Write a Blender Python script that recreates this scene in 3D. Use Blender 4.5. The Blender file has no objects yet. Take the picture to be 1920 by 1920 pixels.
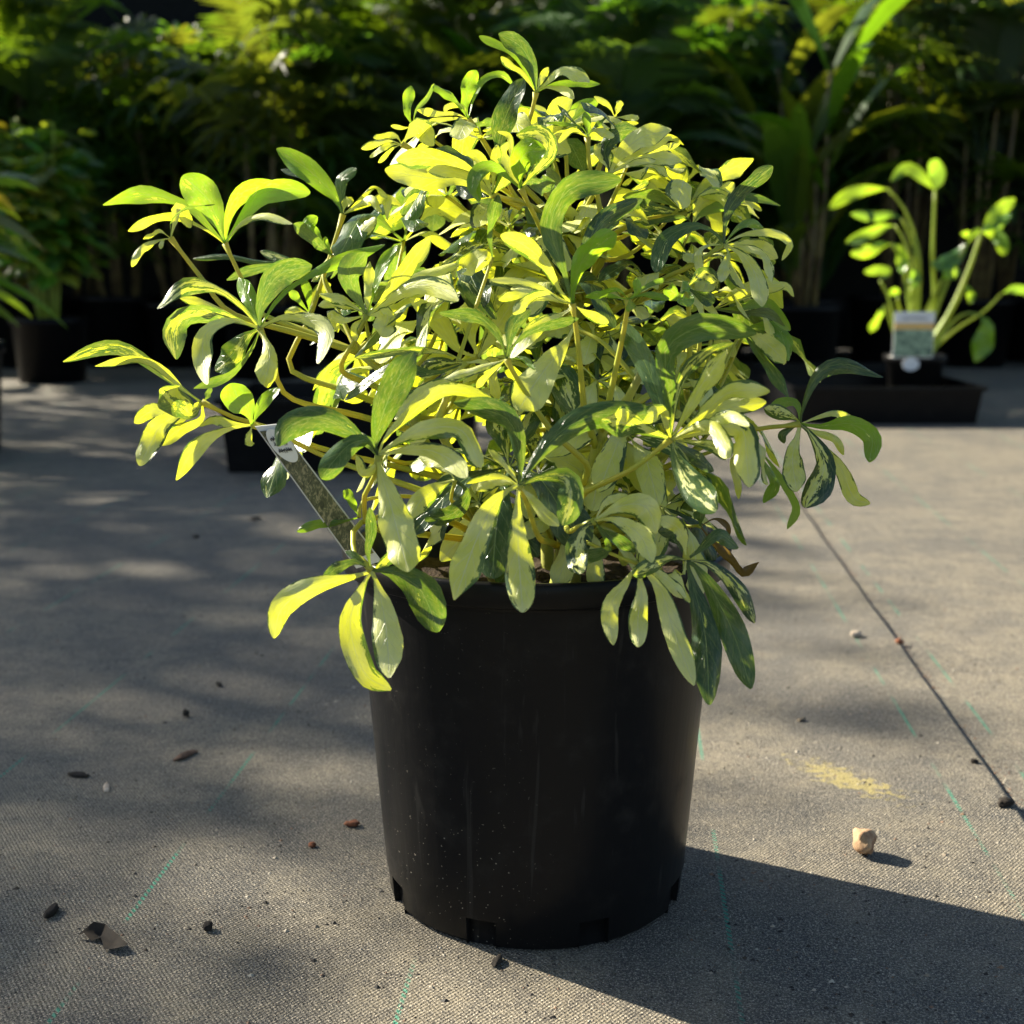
import bpy, math, random
from mathutils import Vector, Matrix, noise
R = math.radians
rnd = random.Random(7)
S = bpy.context.scene
COL = S.collection

# ------------------------------------------------------------------ camera, sky, sun, exposure
CAMH, PITCH, FPX = 0.475, R(10.65), 2500.0
cam_d = bpy.data.cameras.new('camera'); cam = bpy.data.objects.new('camera', cam_d); COL.objects.link(cam)
cam.location = (0, 0, CAMH); cam.rotation_euler = (R(90) - PITCH, 0, 0)
cam_d.sensor_width = 36; cam_d.lens = 36 * FPX / 1920; cam_d.clip_start = .02; cam_d.clip_end = 400
cam_d.dof.use_dof = True; cam_d.dof.focus_distance = .90; cam_d.dof.aperture_fstop = 8.2
S.camera = cam
SUN_EL = R(31); SUN_AZ = Vector((-.853, .522, 0)).normalized()
W = bpy.data.worlds.new('World'); S.world = W; W.use_nodes = True
wn = W.node_tree.nodes; bg = wn['Background']
sky = wn.new('ShaderNodeTexSky'); sky.sky_type = 'NISHITA'; sky.sun_disc = False
sky.sun_elevation = SUN_EL; sky.sun_rotation = math.atan2(SUN_AZ.x, SUN_AZ.y) % (2 * math.pi)
W.node_tree.links.new(sky.outputs[0], bg.inputs[0]); bg.inputs[1].default_value = .055
sd = bpy.data.lights.new('sun', 'SUN'); sun = bpy.data.objects.new('sun', sd); COL.objects.link(sun)
sd.energy = 5.0; sd.angle = R(.55); sd.color = (1, .91, .74)
to_sun = SUN_AZ * math.cos(SUN_EL) + Vector((0, 0, math.sin(SUN_EL)))
sun.rotation_euler = to_sun.to_track_quat('Z', 'Y').to_euler(); sun.location = (-6, 4, 6)
S.view_settings.view_transform = 'Standard'; S.view_settings.look = 'None'
S.view_settings.exposure = 1.82; S.view_settings.gamma = 1
S.render.engine = 'CYCLES'
S.cycles.max_bounces = 8; S.cycles.transmission_bounces = 6; S.cycles.diffuse_bounces = 4
S.cycles.use_denoising = True

# ------------------------------------------------------------------ helpers
SP, CP = math.sin(PITCH), math.cos(PITCH)
def ray(x, y):
    r, dn = (x - 960) / FPX, (y - 960) / FPX
    return Vector((r, CP - dn * SP, -SP - dn * CP))
def at(x, y, Y):                      # photo pixel -> point on the plane at distance Y
    d = ray(x, y); return Vector((0, 0, CAMH)) + d * (Y / d.y)
def gr(x, y, z=0.0):                  # photo pixel -> point on the ground
    d = ray(x, y); return Vector((0, 0, CAMH)) + d * ((z - CAMH) / d.z)
def tag(o, label=None, cat=None, group=None, kind=None):
    if label: o['label'] = label
    if cat: o['category'] = cat
    if group: o['group'] = group
    if kind: o['kind'] = kind
    return o
def empty(name, loc):
    o = bpy.data.objects.new(name, None); COL.objects.link(o); o.location = loc
    o.empty_display_size = .05
    return o
class MB:
    def __init__(s): s.v = []; s.f = []; s.c = []; s.col = None; s.uv = []
    def add(s, vs, fs, col=None):
        n = len(s.v); s.v += [tuple(v) for v in vs]; s.f += [tuple(i + n for i in f) for f in fs]
        s.c += [col or (1, 1, 1, 1)] * len(vs)
    def box(s, a, b):
        x0, y0, z0 = a; x1, y1, z1 = b
        s.add([(x0,y0,z0),(x1,y0,z0),(x1,y1,z0),(x0,y1,z0),(x0,y0,z1),(x1,y0,z1),(x1,y1,z1),(x0,y1,z1)],
              [(0,3,2,1),(4,5,6,7),(0,1,5,4),(1,2,6,5),(2,3,7,6),(3,0,4,7)])
    def tube(s, pts, rad, seg=6, col=None, cap=True):
        pts = [Vector(p) for p in pts]; n = len(pts)
        if not isinstance(rad, (list, tuple)): rad = [rad] * n
        vs = []; ref = None
        for i, p in enumerate(pts):
            t = (pts[min(i + 1, n - 1)] - pts[max(i - 1, 0)])
            t = t.normalized() if t.length > 1e-9 else Vector((0, 0, 1))
            if ref is None: ref = t.orthogonal().normalized()
            a = ref - t * ref.dot(t); a = a.normalized() if a.length > 1e-6 else t.orthogonal().normalized()
            ref = a; b = t.cross(a)
            for k in range(seg):
                q = 2 * math.pi * k / seg
                vs.append(p + (a * math.cos(q) + b * math.sin(q)) * rad[i])
        fs = [(i*seg+k, i*seg+(k+1) % seg, (i+1)*seg+(k+1) % seg, (i+1)*seg+k) for i in range(n-1) for k in range(seg)]
        if cap: fs += [tuple(range(seg))[::-1], tuple(range((n-1)*seg, n*seg))]
        s.add(vs, fs, col)
    def lathe(s, prof, c=(0, 0, 0), seg=48):
        vs = [(c[0]+r*math.cos(2*math.pi*k/seg), c[1]+r*math.sin(2*math.pi*k/seg), c[2]+z) for r, z in prof for k in range(seg)]
        fs = [(i*seg+k, i*seg+(k+1) % seg, (i+1)*seg+(k+1) % seg, (i+1)*seg+k) for i in range(len(prof)-1) for k in range(seg)]
        s.add(vs, fs)
    def strip(s, pts, wid, lat, col=None, fold=0.0):       # a blade: two columns either side of a raised midline
        vs = []; n = len(pts)
        for i, p in enumerate(pts):
            l = lat[i] if isinstance(lat, list) else lat
            t = (pts[min(i+1, n-1)] - pts[max(i-1, 0)]); nn = t.cross(l)
            nn = nn.normalized() if nn.length > 1e-9 else Vector((0, 0, 1))
            vs += [p - l * wid[i], p - nn * fold * wid[i], p + l * wid[i]]
        fs = []
        for i in range(n - 1):
            for k in range(2): fs.append((3*i+k, 3*i+k+1, 3*i+3+k+1, 3*i+3+k))
        s.add(vs, fs, col)
    def build(s, name, mat, parent=None, smooth=False, loc=None, kind=None):
        me = bpy.data.meshes.new(name); me.from_pydata(s.v, [], s.f); me.materials.append(mat)
        if smooth: me.polygons.foreach_set('use_smooth', [True] * len(me.polygons))
        if any(c != (1, 1, 1, 1) for c in s.c):
            ca = me.attributes.new('tint', 'FLOAT_COLOR', 'POINT')
            ca.data.foreach_set('color', [x for c in s.c for x in c])
        me.update()
        o = bpy.data.objects.new(name, me); COL.objects.link(o)
        if parent is not None: put_under(o, parent)
        if kind: o['kind'] = kind
        return o
def put_under(o, parent):
    o.parent = parent; o.matrix_parent_inverse = Matrix.Translation(-abs_loc(parent)) if parent.type == 'EMPTY' else Matrix.Identity(4)
def abs_loc(o):
    v = Vector((0, 0, 0)); first = True
    while o is not None:
        if o.type == 'EMPTY': v = v + o.location
        o = o.parent
    return v

# ------------------------------------------------------------------ materials
def mat(name):
    m = bpy.data.materials.new(name); m.use_nodes = True
    return m, m.node_tree.nodes, m.node_tree.links, m.node_tree.nodes['Principled BSDF']
class NG:                                # small node writer
    def __init__(s, m): s.t = m.node_tree; s.n = s.t.nodes; s.l = s.t.links
    def new(s, ty, **kw):
        o = s.n.new(ty)
        for k, v in kw.items(): setattr(o, k, v)
        return o
    def put(s, sock, v):
        if hasattr(v, 'links') or isinstance(v, bpy.types.NodeSocket): s.l.new(v, sock)
        else: sock.default_value = v
    def math(s, op, a, b=0.0, c=0.0, clamp=False):
        o = s.new('ShaderNodeMath', operation=op, use_clamp=clamp)
        s.put(o.inputs[0], a); s.put(o.inputs[1], b); s.put(o.inputs[2], c); return o.outputs[0]
    def mix(s, f, a, b, blend='MIX'):
        o = s.new('ShaderNodeMix', data_type='RGBA', blend_type=blend)
        s.put(o.inputs[0], f); s.put(o.inputs[6], a if not isinstance(a, tuple) else (*a[:3], 1)); s.put(o.inputs[7], b if not isinstance(b, tuple) else (*b[:3], 1))
        return o.outputs[2]
    def ramp(s, f, lo, hi):              # smooth step
        o = s.new('ShaderNodeMapRange', interpolation_type='SMOOTHSTEP'); s.put(o.inputs[0], f)
        s.put(o.inputs[1], lo); s.put(o.inputs[2], hi); return o.outputs[0]
    def noise(s, vec, scale, detail=3, rough=.5, dist=0.0):
        o = s.new('ShaderNodeTexNoise'); s.put(o.inputs['Vector'], vec); o.inputs['Scale'].default_value = scale
        o.inputs['Detail'].default_value = detail; o.inputs['Roughness'].default_value = rough; o.inputs['Distortion'].default_value = dist
        return o.outputs[0]
    def comb(s, x, y, z=0.0):
        o = s.new('ShaderNodeCombineXYZ')
        for i, v in enumerate((x, y, z)): s.put(o.inputs[i], v)
        return o.outputs[0]
    def bump(s, h, strength, dist, nrm=None):
        o = s.new('ShaderNodeBump'); o.inputs['Strength'].default_value = strength; o.inputs['Distance'].default_value = dist
        s.put(o.inputs['Height'], h)
        if nrm is not None: s.l.new(nrm, o.inputs['Normal'])
        return o.outputs[0]

def leaf_material(name, cfg):
    m, n, l, P = mat(name); g = NG(m)
    uv = g.new('ShaderNodeUVMap').outputs[0]; sx = g.new('ShaderNodeSeparateXYZ'); l.new(uv, sx.inputs[0])
    u, v = sx.outputs[0], sx.outputs[1]
    at_ = g.new('ShaderNodeAttribute', attribute_name='leaf'); sc = g.new('ShaderNodeSeparateColor'); l.new(at_.outputs['Color'], sc.inputs[0])
    gness, seed, young = sc.outputs[0], sc.outputs[1], sc.outputs[2]
    sgn = g.math('SUBTRACT', g.math('MULTIPLY', v, 2.0), 1.0); e = g.math('ABSOLUTE', sgn)
    vec = g.comb(g.math('MULTIPLY', u, 3.2), g.math('MULTIPLY', sgn, 1.5), g.math('MULTIPLY', seed, 97.0))
    n1 = g.noise(vec, 1.5, 5, .66, .3)
    side = g.math('MULTIPLY', sgn, g.math('SUBTRACT', seed, .5))
    e8 = g.math('MULTIPLY', g.math('POWER', e, 3.2), .60)
    s_ = g.math('ADD', g.math('ADD', g.math('MULTIPLY', gness, 1.25), e8), g.math('ADD', g.math('MULTIPLY', g.math('SUBTRACT', n1, .5), 2.0), g.math('MULTIPLY', side, .55)))
    green = g.ramp(s_, .70, .735)
    n2 = g.noise(vec, 2.3, 3, .5); n3 = g.noise(g.comb(g.math('MULTIPLY', u, 2.0), g.math('MULTIPLY', seed, 31.0)), 2.0, 2)
    ycol = g.mix(g.ramp(n3, .3, .7), cfg['y1'], cfg['y2'])
    gcol = g.mix(g.ramp(n2, .45, .62), cfg['g1'], cfg['g2'])
    gcol = g.mix(young, gcol, cfg['lime'])
    col = g.mix(green, ycol, gcol)
    tcol = g.mix(green, cfg['yt'], g.mix(young, cfg['gt'], cfg['lt']))
    # midrib and side veins (the leaf's own lighter ribs)
    rib = g.math('SUBTRACT', 1.0, g.ramp(e, .018, .05))
    wob = g.math('MULTIPLY', g.noise(vec, 2.0, 2), .25)
    vv = g.math('ABSOLUTE', g.math('SUBTRACT', g.math('FRACT', g.math('ADD', g.math('MULTIPLY', g.math('SUBTRACT', u, g.math('MULTIPLY', e, .22)), 7.0), wob)), .5))
    vein = g.math('MULTIPLY', g.math('SUBTRACT', 1.0, g.ramp(vv, .012, .07)), g.math('SUBTRACT', 1.0, g.ramp(e, .55, .95)))
    ribs = g.math('MAXIMUM', rib, g.math('MULTIPLY', vein, .55))
    col = g.mix(g.math('MULTIPLY', ribs, .7), col, g.mix(green, (.84, .86, .52), cfg['rib']))
    tcol = g.mix(g.math('MULTIPLY', g.math('MAXIMUM', rib, g.math('MULTIPLY', vein, .6)), .55), tcol, g.mix(.75, tcol, cfg['rib']))
    tcol = g.mix(g.math('MULTIPLY', g.ramp(n2, .35, .7), .6), tcol, g.mix(.6, tcol, (.38, .42, .015)))
    tcol = g.mix(g.math('MULTIPLY', g.ramp(g.noise(vec, 6.0, 4, .65), .5, .7), .3), tcol, (.80, .74, .22))
    # specks and scuffs
    spk = g.ramp(g.noise(vec, 14.0, 2, .5), .74, .78)
    col = g.mix(g.math('MULTIPLY', spk, .6), col, (.05, .05, .015))
    brown = g.math('MULTIPLY', at_.outputs['Alpha'], 1.0)
    back = g.new('ShaderNodeNewGeometry').outputs['Backfacing']
    under = g.mix(.45, col, cfg['under'])
    col = g.mix(g.math('MULTIPLY', back, .6), col, under)
    col = g.mix(g.math('SUBTRACT', 1.0, brown), col, (.10, .055, .012)); tcol = g.mix(g.math('SUBTRACT', 1.0, brown), tcol, (.25, .12, .01))
    g.put(P.inputs['Base Color'], col)
    rough = g.math('ADD', g.math('ADD', .26, g.math('MULTIPLY', back, .3)), g.math('MULTIPLY', g.math('SUBTRACT', 1.0, green), .20))
    g.put(P.inputs['Roughness'], rough); P.inputs['Specular IOR Level'].default_value = .55
    h = g.math('ADD', g.math('MULTIPLY', ribs, -1.0), g.math('MULTIPLY', g.noise(vec, 4.0, 2), .5))
    l.new(g.bump(h, .55, .0012), P.inputs['Normal'])
    T = g.new('ShaderNodeBsdfTranslucent'); g.put(T.inputs[0], tcol)
    M = g.new('ShaderNodeMixShader'); M.inputs[0].default_value = cfg.get('t', .45)
    l.new(P.outputs[0], M.inputs[1]); l.new(T.outputs[0], M.inputs[2]); l.new(M.outputs[0], n['Material Output'].inputs[0])
    return m
VAR = leaf_material('variegated_leaf', dict(y1=(.62, .66, .13), y2=(.74, .78, .36), g1=(.022, .046, .032), g2=(.042, .080, .054),  # bluish cast of both greens stands in for reflected sky
      lime=(.11, .23, .018), yt=(.74, .76, .012), gt=(.045, .12, .010), lt=(.46, .78, .012), rib=(.26, .36, .10), under=(.58, .64, .26), t=.44))
GRN = leaf_material('green_leaf', dict(y1=(.20, .34, .03), y2=(.24, .38, .05), g1=(.03, .09, .025), g2=(.05, .14, .035),
      lime=(.13, .27, .018), yt=(.62, .85, .03), gt=(.30, .60, .03), lt=(.55, .85, .02), rib=(.22, .36, .08), under=(.12, .22, .08), t=.45))

def simple(name, base, rough=.5, spec=.5, nscale=None, base2=None, bump=0, bdist=.002, trans=None, t=.4, coord='Object', tint=False, lo=.35, hi=.65):
    m, n, l, P = mat(name); g = NG(m)
    P.inputs['Roughness'].default_value = rough; P.inputs['Specular IOR Level'].default_value = spec
    c = (*base, 1)
    if nscale:
        tc = g.new('ShaderNodeTexCoord').outputs[coord]; nz = g.noise(tc, nscale, 5, .6)
        c = g.mix(g.ramp(nz, lo, hi), base, base2 or tuple(x * .6 for x in base))
        if bump: l.new(g.bump(nz, bump, bdist), P.inputs['Normal'])
    if tint:
        a = g.new('ShaderNodeAttribute', attribute_name='tint').outputs['Color']; c = g.mix(1.0, c, a, 'MULTIPLY')
    g.put(P.inputs['Base Color'], c)
    if trans:
        T = g.new('ShaderNodeBsdfTranslucent'); tc_ = (*trans, 1)
        if tint: tc_ = g.mix(1.0, trans, g.new('ShaderNodeAttribute', attribute_name='tint').outputs['Color'], 'MULTIPLY')
        g.put(T.inputs[0], tc_)
        M = g.new('ShaderNodeMixShader'); M.inputs[0].default_value = t
        l.new(P.outputs[0], M.inputs[1]); l.new(T.outputs[0], M.inputs[2]); l.new(M.outputs[0], n['Material Output'].inputs[0])
    return m
M_PET = simple('petiole', (.46, .44, .05), .45, .4, 40, (.36, .42, .05), trans=(.75, .6, .05), t=.25)
M_STEM = simple('stem_bark', (.38, .40, .07), .55, .3, 60, (.26, .27, .07), bump=.3)
M_SOIL = simple('potting_soil', (.018, .013, .009), .95, .1, 120, (.05, .036, .024), bump=1, bdist=.006)
M_PALM = simple('palm_leaf', (.013, .034, .007), .42, .30, 1.7, (.018, .046, .008), trans=(.36, .46, .018), t=.34, tint=True)
M_CANE = simple('palm_cane', (.16, .13, .05), .6, .3, 14, (.07, .05, .025))
M_SHRUB = simple('shrub_leaf', (.04, .11, .024), .38, .45, 3, (.028, .08, .02), trans=(.48, .66, .04), t=.42, tint=True)
M_STALK = simple('green_stalk', (.26, .34, .05), .45, .4, 20, (.20, .30, .04), trans=(.7, .75, .06), t=.3)
M_CLOTH = simple('backing_cloth', (.008, .009, .009), .9, .1, 60, (.014, .015, .014), bump=.2)
M_POST = simple('post_wood', (.10, .08, .06), .8, .2, 12, (.06, .05, .04))
M_WHITE = simple('label_white', (.74, .74, .73), .4, .4, 30, (.66, .66, .65))
M_ORANGE = simple('label_orange', (.72, .46, .12), .4, .4, 30, (.66, .42, .14))
M_INK = simple('label_ink', (.04, .04, .05), .5)

def plastic():
    m, n, l, P = mat('black_plastic'); g = NG(m)
    tc = g.new('ShaderNodeTexCoord').outputs['Object']
    sp = g.new('ShaderNodeSeparateXYZ'); l.new(tc, sp.inputs[0])
    dust = g.ramp(g.noise(tc, 34, 6, .65), .5, .8)
    spk = g.ramp(g.noise(tc, 480, 1, .5), .735, .76)
    low = g.math('SUBTRACT', 1.0, g.ramp(sp.outputs[2], .0, .16))
    spk = g.math('MULTIPLY', spk, g.math('MULTIPLY', g.math('ADD', .10, g.math('MULTIPLY', low, .7)), g.math('SUBTRACT', 1.0, g.ramp(sp.outputs[0], -.02, .04))))
    mp = g.new('ShaderNodeMapping'); l.new(tc, mp.inputs[0]); mp.inputs['Scale'].default_value = (90, 90, 4)
    scr = g.ramp(g.noise(mp.outputs[0], 1.0, 4, .6, .6), .62, .70)
    c = g.mix(g.math('MULTIPLY', dust, .2), (.0080, .0080, .0084), (.05, .048, .043))
    c = g.mix(g.math('MULTIPLY', scr, .30), c, (.04, .038, .035)); c = g.mix(spk, c, (.40, .36, .29))
    g.put(P.inputs['Base Color'], c)
    g.put(P.inputs['Roughness'], g.math('ADD', .30, g.math('ADD', g.math('MULTIPLY', dust, .2), g.math('MULTIPLY', scr, .12))))
    P.inputs['Specular IOR Level'].default_value = .11
    l.new(g.bump(g.noise(mp.outputs[0], 2.0, 3), .12, .001), P.inputs['Normal'])
    return m
M_POT = plastic()
M_POT2 = simple('tray_plastic', (.004, .004, .0045), .4, .12, 30, (.012, .011, .010), lo=.5, hi=.85)

A5 = R(4.85); DIRT = (math.sin(A5), math.cos(A5), 0); DIRU = (math.cos(A5), -math.sin(A5), 0)
def matting(name, offset, spacing=.2195):
    m, n, l, P = mat(name); g = NG(m)
    pos = g.new('ShaderNodeNewGeometry').outputs['Position']
    def dot(d):
        o = g.new('ShaderNodeVectorMath', operation='DOT_PRODUCT'); l.new(pos, o.inputs[0]); o.inputs[1].default_value = d; return o.outputs['Value']
    u, t = dot(DIRU), dot(DIRT)
    big = g.noise(pos, 2.2, 5, .6); mid = g.noise(pos, 17, 5, .65); fine = g.noise(pos, 560, 3, .7); grit = g.noise(pos, 1100, 1, .5)
    w1 = g.math('SINE', g.math('MULTIPLY', u, 2 * math.pi / .0034)); w2 = g.math('SINE', g.math('MULTIPLY', t, 2 * math.pi / .0046))
    weave = g.math('MULTIPLY', w1, w2)
    base = g.mix(g.ramp(g.math('ADD', g.math('MULTIPLY', big, .6), g.math('MULTIPLY', mid, .4)), .40, .60), (.058, .057, .053), (.215, .183, .124))
    base = g.mix(g.math('MULTIPLY', g.math('MULTIPLY', g.ramp(weave, -.6, .9), g.ramp(g.noise(pos, 9, 3), .3, .6)), .22), base, (.06, .06, .06))
    base = g.mix(g.math('MULTIPLY', g.ramp(g.noise(pos, 42, 4, .65), .48, .66), .7), base, (.062, .055, .045))
    base = g.mix(g.math('MULTIPLY', g.ramp(g.noise(pos, 120, 3, .65), .52, .66), .55), base, (.055, .05, .043))
    base = g.mix(g.math('MULTIPLY', g.ramp(fine, .50, .58), .75), base, (.40, .35, .265))
    base = g.mix(g.math('MULTIPLY', g.ramp(grit, .66, .71), .9), base, (.62, .57, .48))
    base = g.mix(g.math('MULTIPLY', g.ramp(g.noise(pos, 330, 3, .7), .54, .64), .75), base, (.04, .036, .032))
    vo = g.new('ShaderNodeTexVoronoi'); l.new(pos, vo.inputs['Vector']); vo.inputs['Scale'].default_value = 620
    vs_ = g.new('ShaderNodeSeparateColor'); l.new(vo.outputs['Color'], vs_.inputs[0]); rd = g.math('SUBTRACT', 1.0, g.ramp(vo.outputs['Distance'], .28, .42))
    base = g.mix(g.math('MULTIPLY', rd, g.math('MULTIPLY', g.math('GREATER_THAN', vs_.outputs[0], .86), .85)), base, (.56, .49, .38))
    base = g.mix(g.math('MULTIPLY', rd, g.math('MULTIPLY', g.math('LESS_THAN', vs_.outputs[0], .20), .8)), base, (.03, .027, .024))
    # green marker yarns woven into the cloth, broken where dust hides them
    k = g.math('DIVIDE', g.math('SUBTRACT', u, offset), spacing)
    dd = g.math('MULTIPLY', g.math('ABSOLUTE', g.math('SUBTRACT', g.math('FRACT', g.math('ADD', k, .5)), .5)), spacing)
    ln = g.math('SUBTRACT', 1.0, g.ramp(dd, .0013, .0021))
    br = g.ramp(g.noise(g.comb(g.math('MULTIPLY', t, 9.0), g.math('MULTIPLY', u, 3.0)), 1.0, 3, .6), .44, .57)
    tw = g.ramp(g.math('SINE', g.math('ADD', g.math('MULTIPLY', t, 2 * math.pi / .0064), g.math('MULTIPLY', u, 900.0))), -.7, .2)
    base = g.mix(g.math('MULTIPLY', g.math('MULTIPLY', ln, tw), g.math('MULTIPLY', br, .85)), base, (.03, .30, .19))
    # dried yellowish smear of a squashed leaf
    st = g.new('ShaderNodeVectorMath', operation='SUBTRACT'); l.new(pos, st.inputs[0]); st.inputs[1].default_value = (.312, 1.178, 0)
    mp = g.new('ShaderNodeMapping'); mp.vector_type = 'TEXTURE'; l.new(st.outputs[0], mp.inputs[0]); mp.inputs['Rotation'].default_value = (0, 0, R(-52)); mp.inputs['Scale'].default_value = (.068, .024, 1)
    ln_ = g.new('ShaderNodeVectorMath', operation='LENGTH'); l.new(mp.outputs[0], ln_.inputs[0])
    sm = g.math('ADD', ln_.outputs['Value'], g.math('MULTIPLY', g.math('SUBTRACT', g.noise(pos, 85, 5, .7), .5), 4.0))
    base = g.mix(g.math('MULTIPLY', g.math('SUBTRACT', 1.0, g.ramp(sm, .25, 1.0)), g.math('ADD', .35, g.math('MULTIPLY', g.ramp(fine, .4, .6), .55))), base, (.50, .41, .13))
    g.put(P.inputs['Base Color'], base); P.inputs['Roughness'].default_value = .62; P.inputs['Specular IOR Level'].default_value = .35
    hgt = g.math('ADD', g.math('MULTIPLY', weave, .42), g.math('ADD', g.math('MULTIPLY', fine, 2.2), g.math('MULTIPLY', mid, 1.6)))
    l.new(g.bump(hgt, .8, .0030), P.inputs['Normal'])
    return m

# ------------------------------------------------------------------ ground
def ut(u, t, z): return Vector((u * DIRU[0] + t * DIRT[0], u * DIRU[1] + t * DIRT[1], z))
gm = MB(); Lg = 60
gm.add([(-Lg, -Lg, -.0022), (Lg, -Lg, -.0022), (Lg, Lg, -.0022), (-Lg, Lg, -.0022)], [(0, 1, 2, 3)])
tag(gm.build('ground', matting('weed_mat', .600)), 'black woven weed matting dusty with grit', None, None, 'structure')
ov = MB(); vs = []; fs = []; n_ = 140
for i in range(n_ + 1):
    t_ = -2 + 11.5 * i / n_; du = .0025 * noise.noise(Vector((t_ * 4, 1, 0))) + .0012 * noise.noise(Vector((t_ * 17, 5, 0)))
    zz = .0003 + .0030 * max(0, noise.noise(Vector((t_ * 6, 9, 0))))
    vs += [ut(.351 + du, t_, -.005), ut(.351 + du, t_, zz), ut(.346 + du, t_, zz + .0006), ut(.31, t_, 0), ut(-6.0, t_, 0)]
for i in range(n_):
    for k in range(4): fs.append((5*i+5+k, 5*i+5+k+1, 5*i+k+1, 5*i+k))
ov.add(vs, fs)
o = ov.build('ground_overlap', matting('weed_mat_overlap', .0805), smooth=True); tag(o, 'second sheet of weed matting lapped over the first', None, None, 'structure')

# ------------------------------------------------------------------ the nursery pot
PC = Vector((.018, .972, 0)); PH = .272; RIM = .1435
pot = empty('nursery_pot', PC); tag(pot, 'large black plastic nursery pot holding the yellow variegated plant', 'pot')
SEG = 96
def prad(z): return .1125 + (.1345 - .1125) * (z / PH) ** 1.0
prof = [(prad(.003) - .004, .0), (prad(.003), .004), (prad(.021), .021), (prad(.0225) + .0008, .0225)]
for i in range(1, 9):
    z = .0225 + (PH - .023 - .0225) * i / 8; prof.append((prad(z) + .0008, z))
prof += [(prad(PH - .019) + .0008, PH - .0195), (RIM - .003, PH - .018), (RIM - .0005, PH - .0165), (RIM, PH - .009), (RIM + .0005, PH - .002), (RIM - .001, PH), (RIM - .004, PH),
         (RIM - .0062, PH - .003), (RIM - .0075, PH - .010), (prad(PH - .018) - .0025, PH - .018), (prad(.08) - .003, .08), (0.02, .075)]
b = MB(); b.lathe(prof, PC, SEG)
vv = [Vector(v) for v in b.v]
def in_notch(k):
    a = (k + .5) / SEG * 360
    return any(abs((a - c + 180) % 360 - 180) < 6.6 for c in (248.5, 290, 335, 20, 65, 110, 155, 205))
# drainage notches moulded into the foot: set the lowest ring back
keep = []
for f in b.f:
    k = min(i % SEG for i in f); row = min(f) // SEG
    if {i % SEG for i in f} == {0, SEG - 1}: k = SEG - 1
    if row <= 1 and in_notch(k): continue
    keep.append(f)
b.f = keep
for k in range(SEG):
    if not in_notch(k): continue
    a0, a1 = 2*math.pi*k/SEG, 2*math.pi*(k+1)/SEG
    def q(a, r, z): return PC + Vector((math.cos(a)*r, math.sin(a)*r, z))
    ro, ri = prad(.021), prad(.021) - .006
    b.add([q(a0, ri, 0), q(a1, ri, 0), q(a1, ri, .021), q(a0, ri, .021), q(a0, ro, .021), q(a1, ro, .021)], [(0, 1, 2, 3), (3, 2, 5, 4)])
    if not in_notch((k - 1) % SEG): b.add([q(a0, ri, 0), q(a0, prad(0), 0), q(a0, ro, .021), q(a0, ri, .021)], [(0, 1, 2, 3)])
    if not in_notch((k + 1) % SEG): b.add([q(a1, ri, 0), q(a1, prad(0), 0), q(a1, ro, .021), q(a1, ri, .021)], [(3, 2, 1, 0)])
po = b.build('pot_wall', M_POT, pot)
for p in po.data.polygons: p.use_smooth = p.index < len(keep)
b = MB(); vs = []; fs = []; NR, NS = 10, 40
for i in range(NR + 1):
    for k in range(NS):
        r = .1285 * i / NR; a = 2*math.pi*k/NS; x, y = math.cos(a)*r, math.sin(a)*r
        vs.append(PC + Vector((x, y, .238 + .012 * noise.noise(Vector((x*45, y*45, 3))))))
for i in range(NR):
    for k in range(NS): fs.append((i*NS+k, i*NS+(k+1) % NS, (i+1)*NS+(k+1) % NS, (i+1)*NS+k))
b.add(vs, fs); b.build('soil', M_SOIL, pot, True)

# ------------------------------------------------------------------ leaves
def spline(P, n):
    P = [Vector(p) for p in P]
    if len(P) == 2: P = [P[0], (P[0] + P[1]) / 2, P[1]]
    Q = [P[0] * 2 - P[1]] + P + [P[-1] * 2 - P[-2]]
    seg = [(P[i+1] - P[i]).length for i in range(len(P) - 1)]; tot = sum(seg) or 1
    out = []
    for j in range(n + 1):
        d = tot * j / n; i = 0
        while i < len(seg) - 1 and d > seg[i]: d -= seg[i]; i += 1
        t = min(1, d / (seg[i] or 1)); a, b_, c, e = Q[i], Q[i+1], Q[i+2], Q[i+3]
        out.append(.5 * ((2*b_) + (c - a)*t + (2*a - 5*b_ + 4*c - e)*t*t + (3*b_ - a - 3*c + e)*t*t*t))
    return out
KG = {'Y': (.07, .29), 'M': (.50, .63), 'G': (.80, .98), 'L': (.74, .95), 'B': (.9, .95)}
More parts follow.
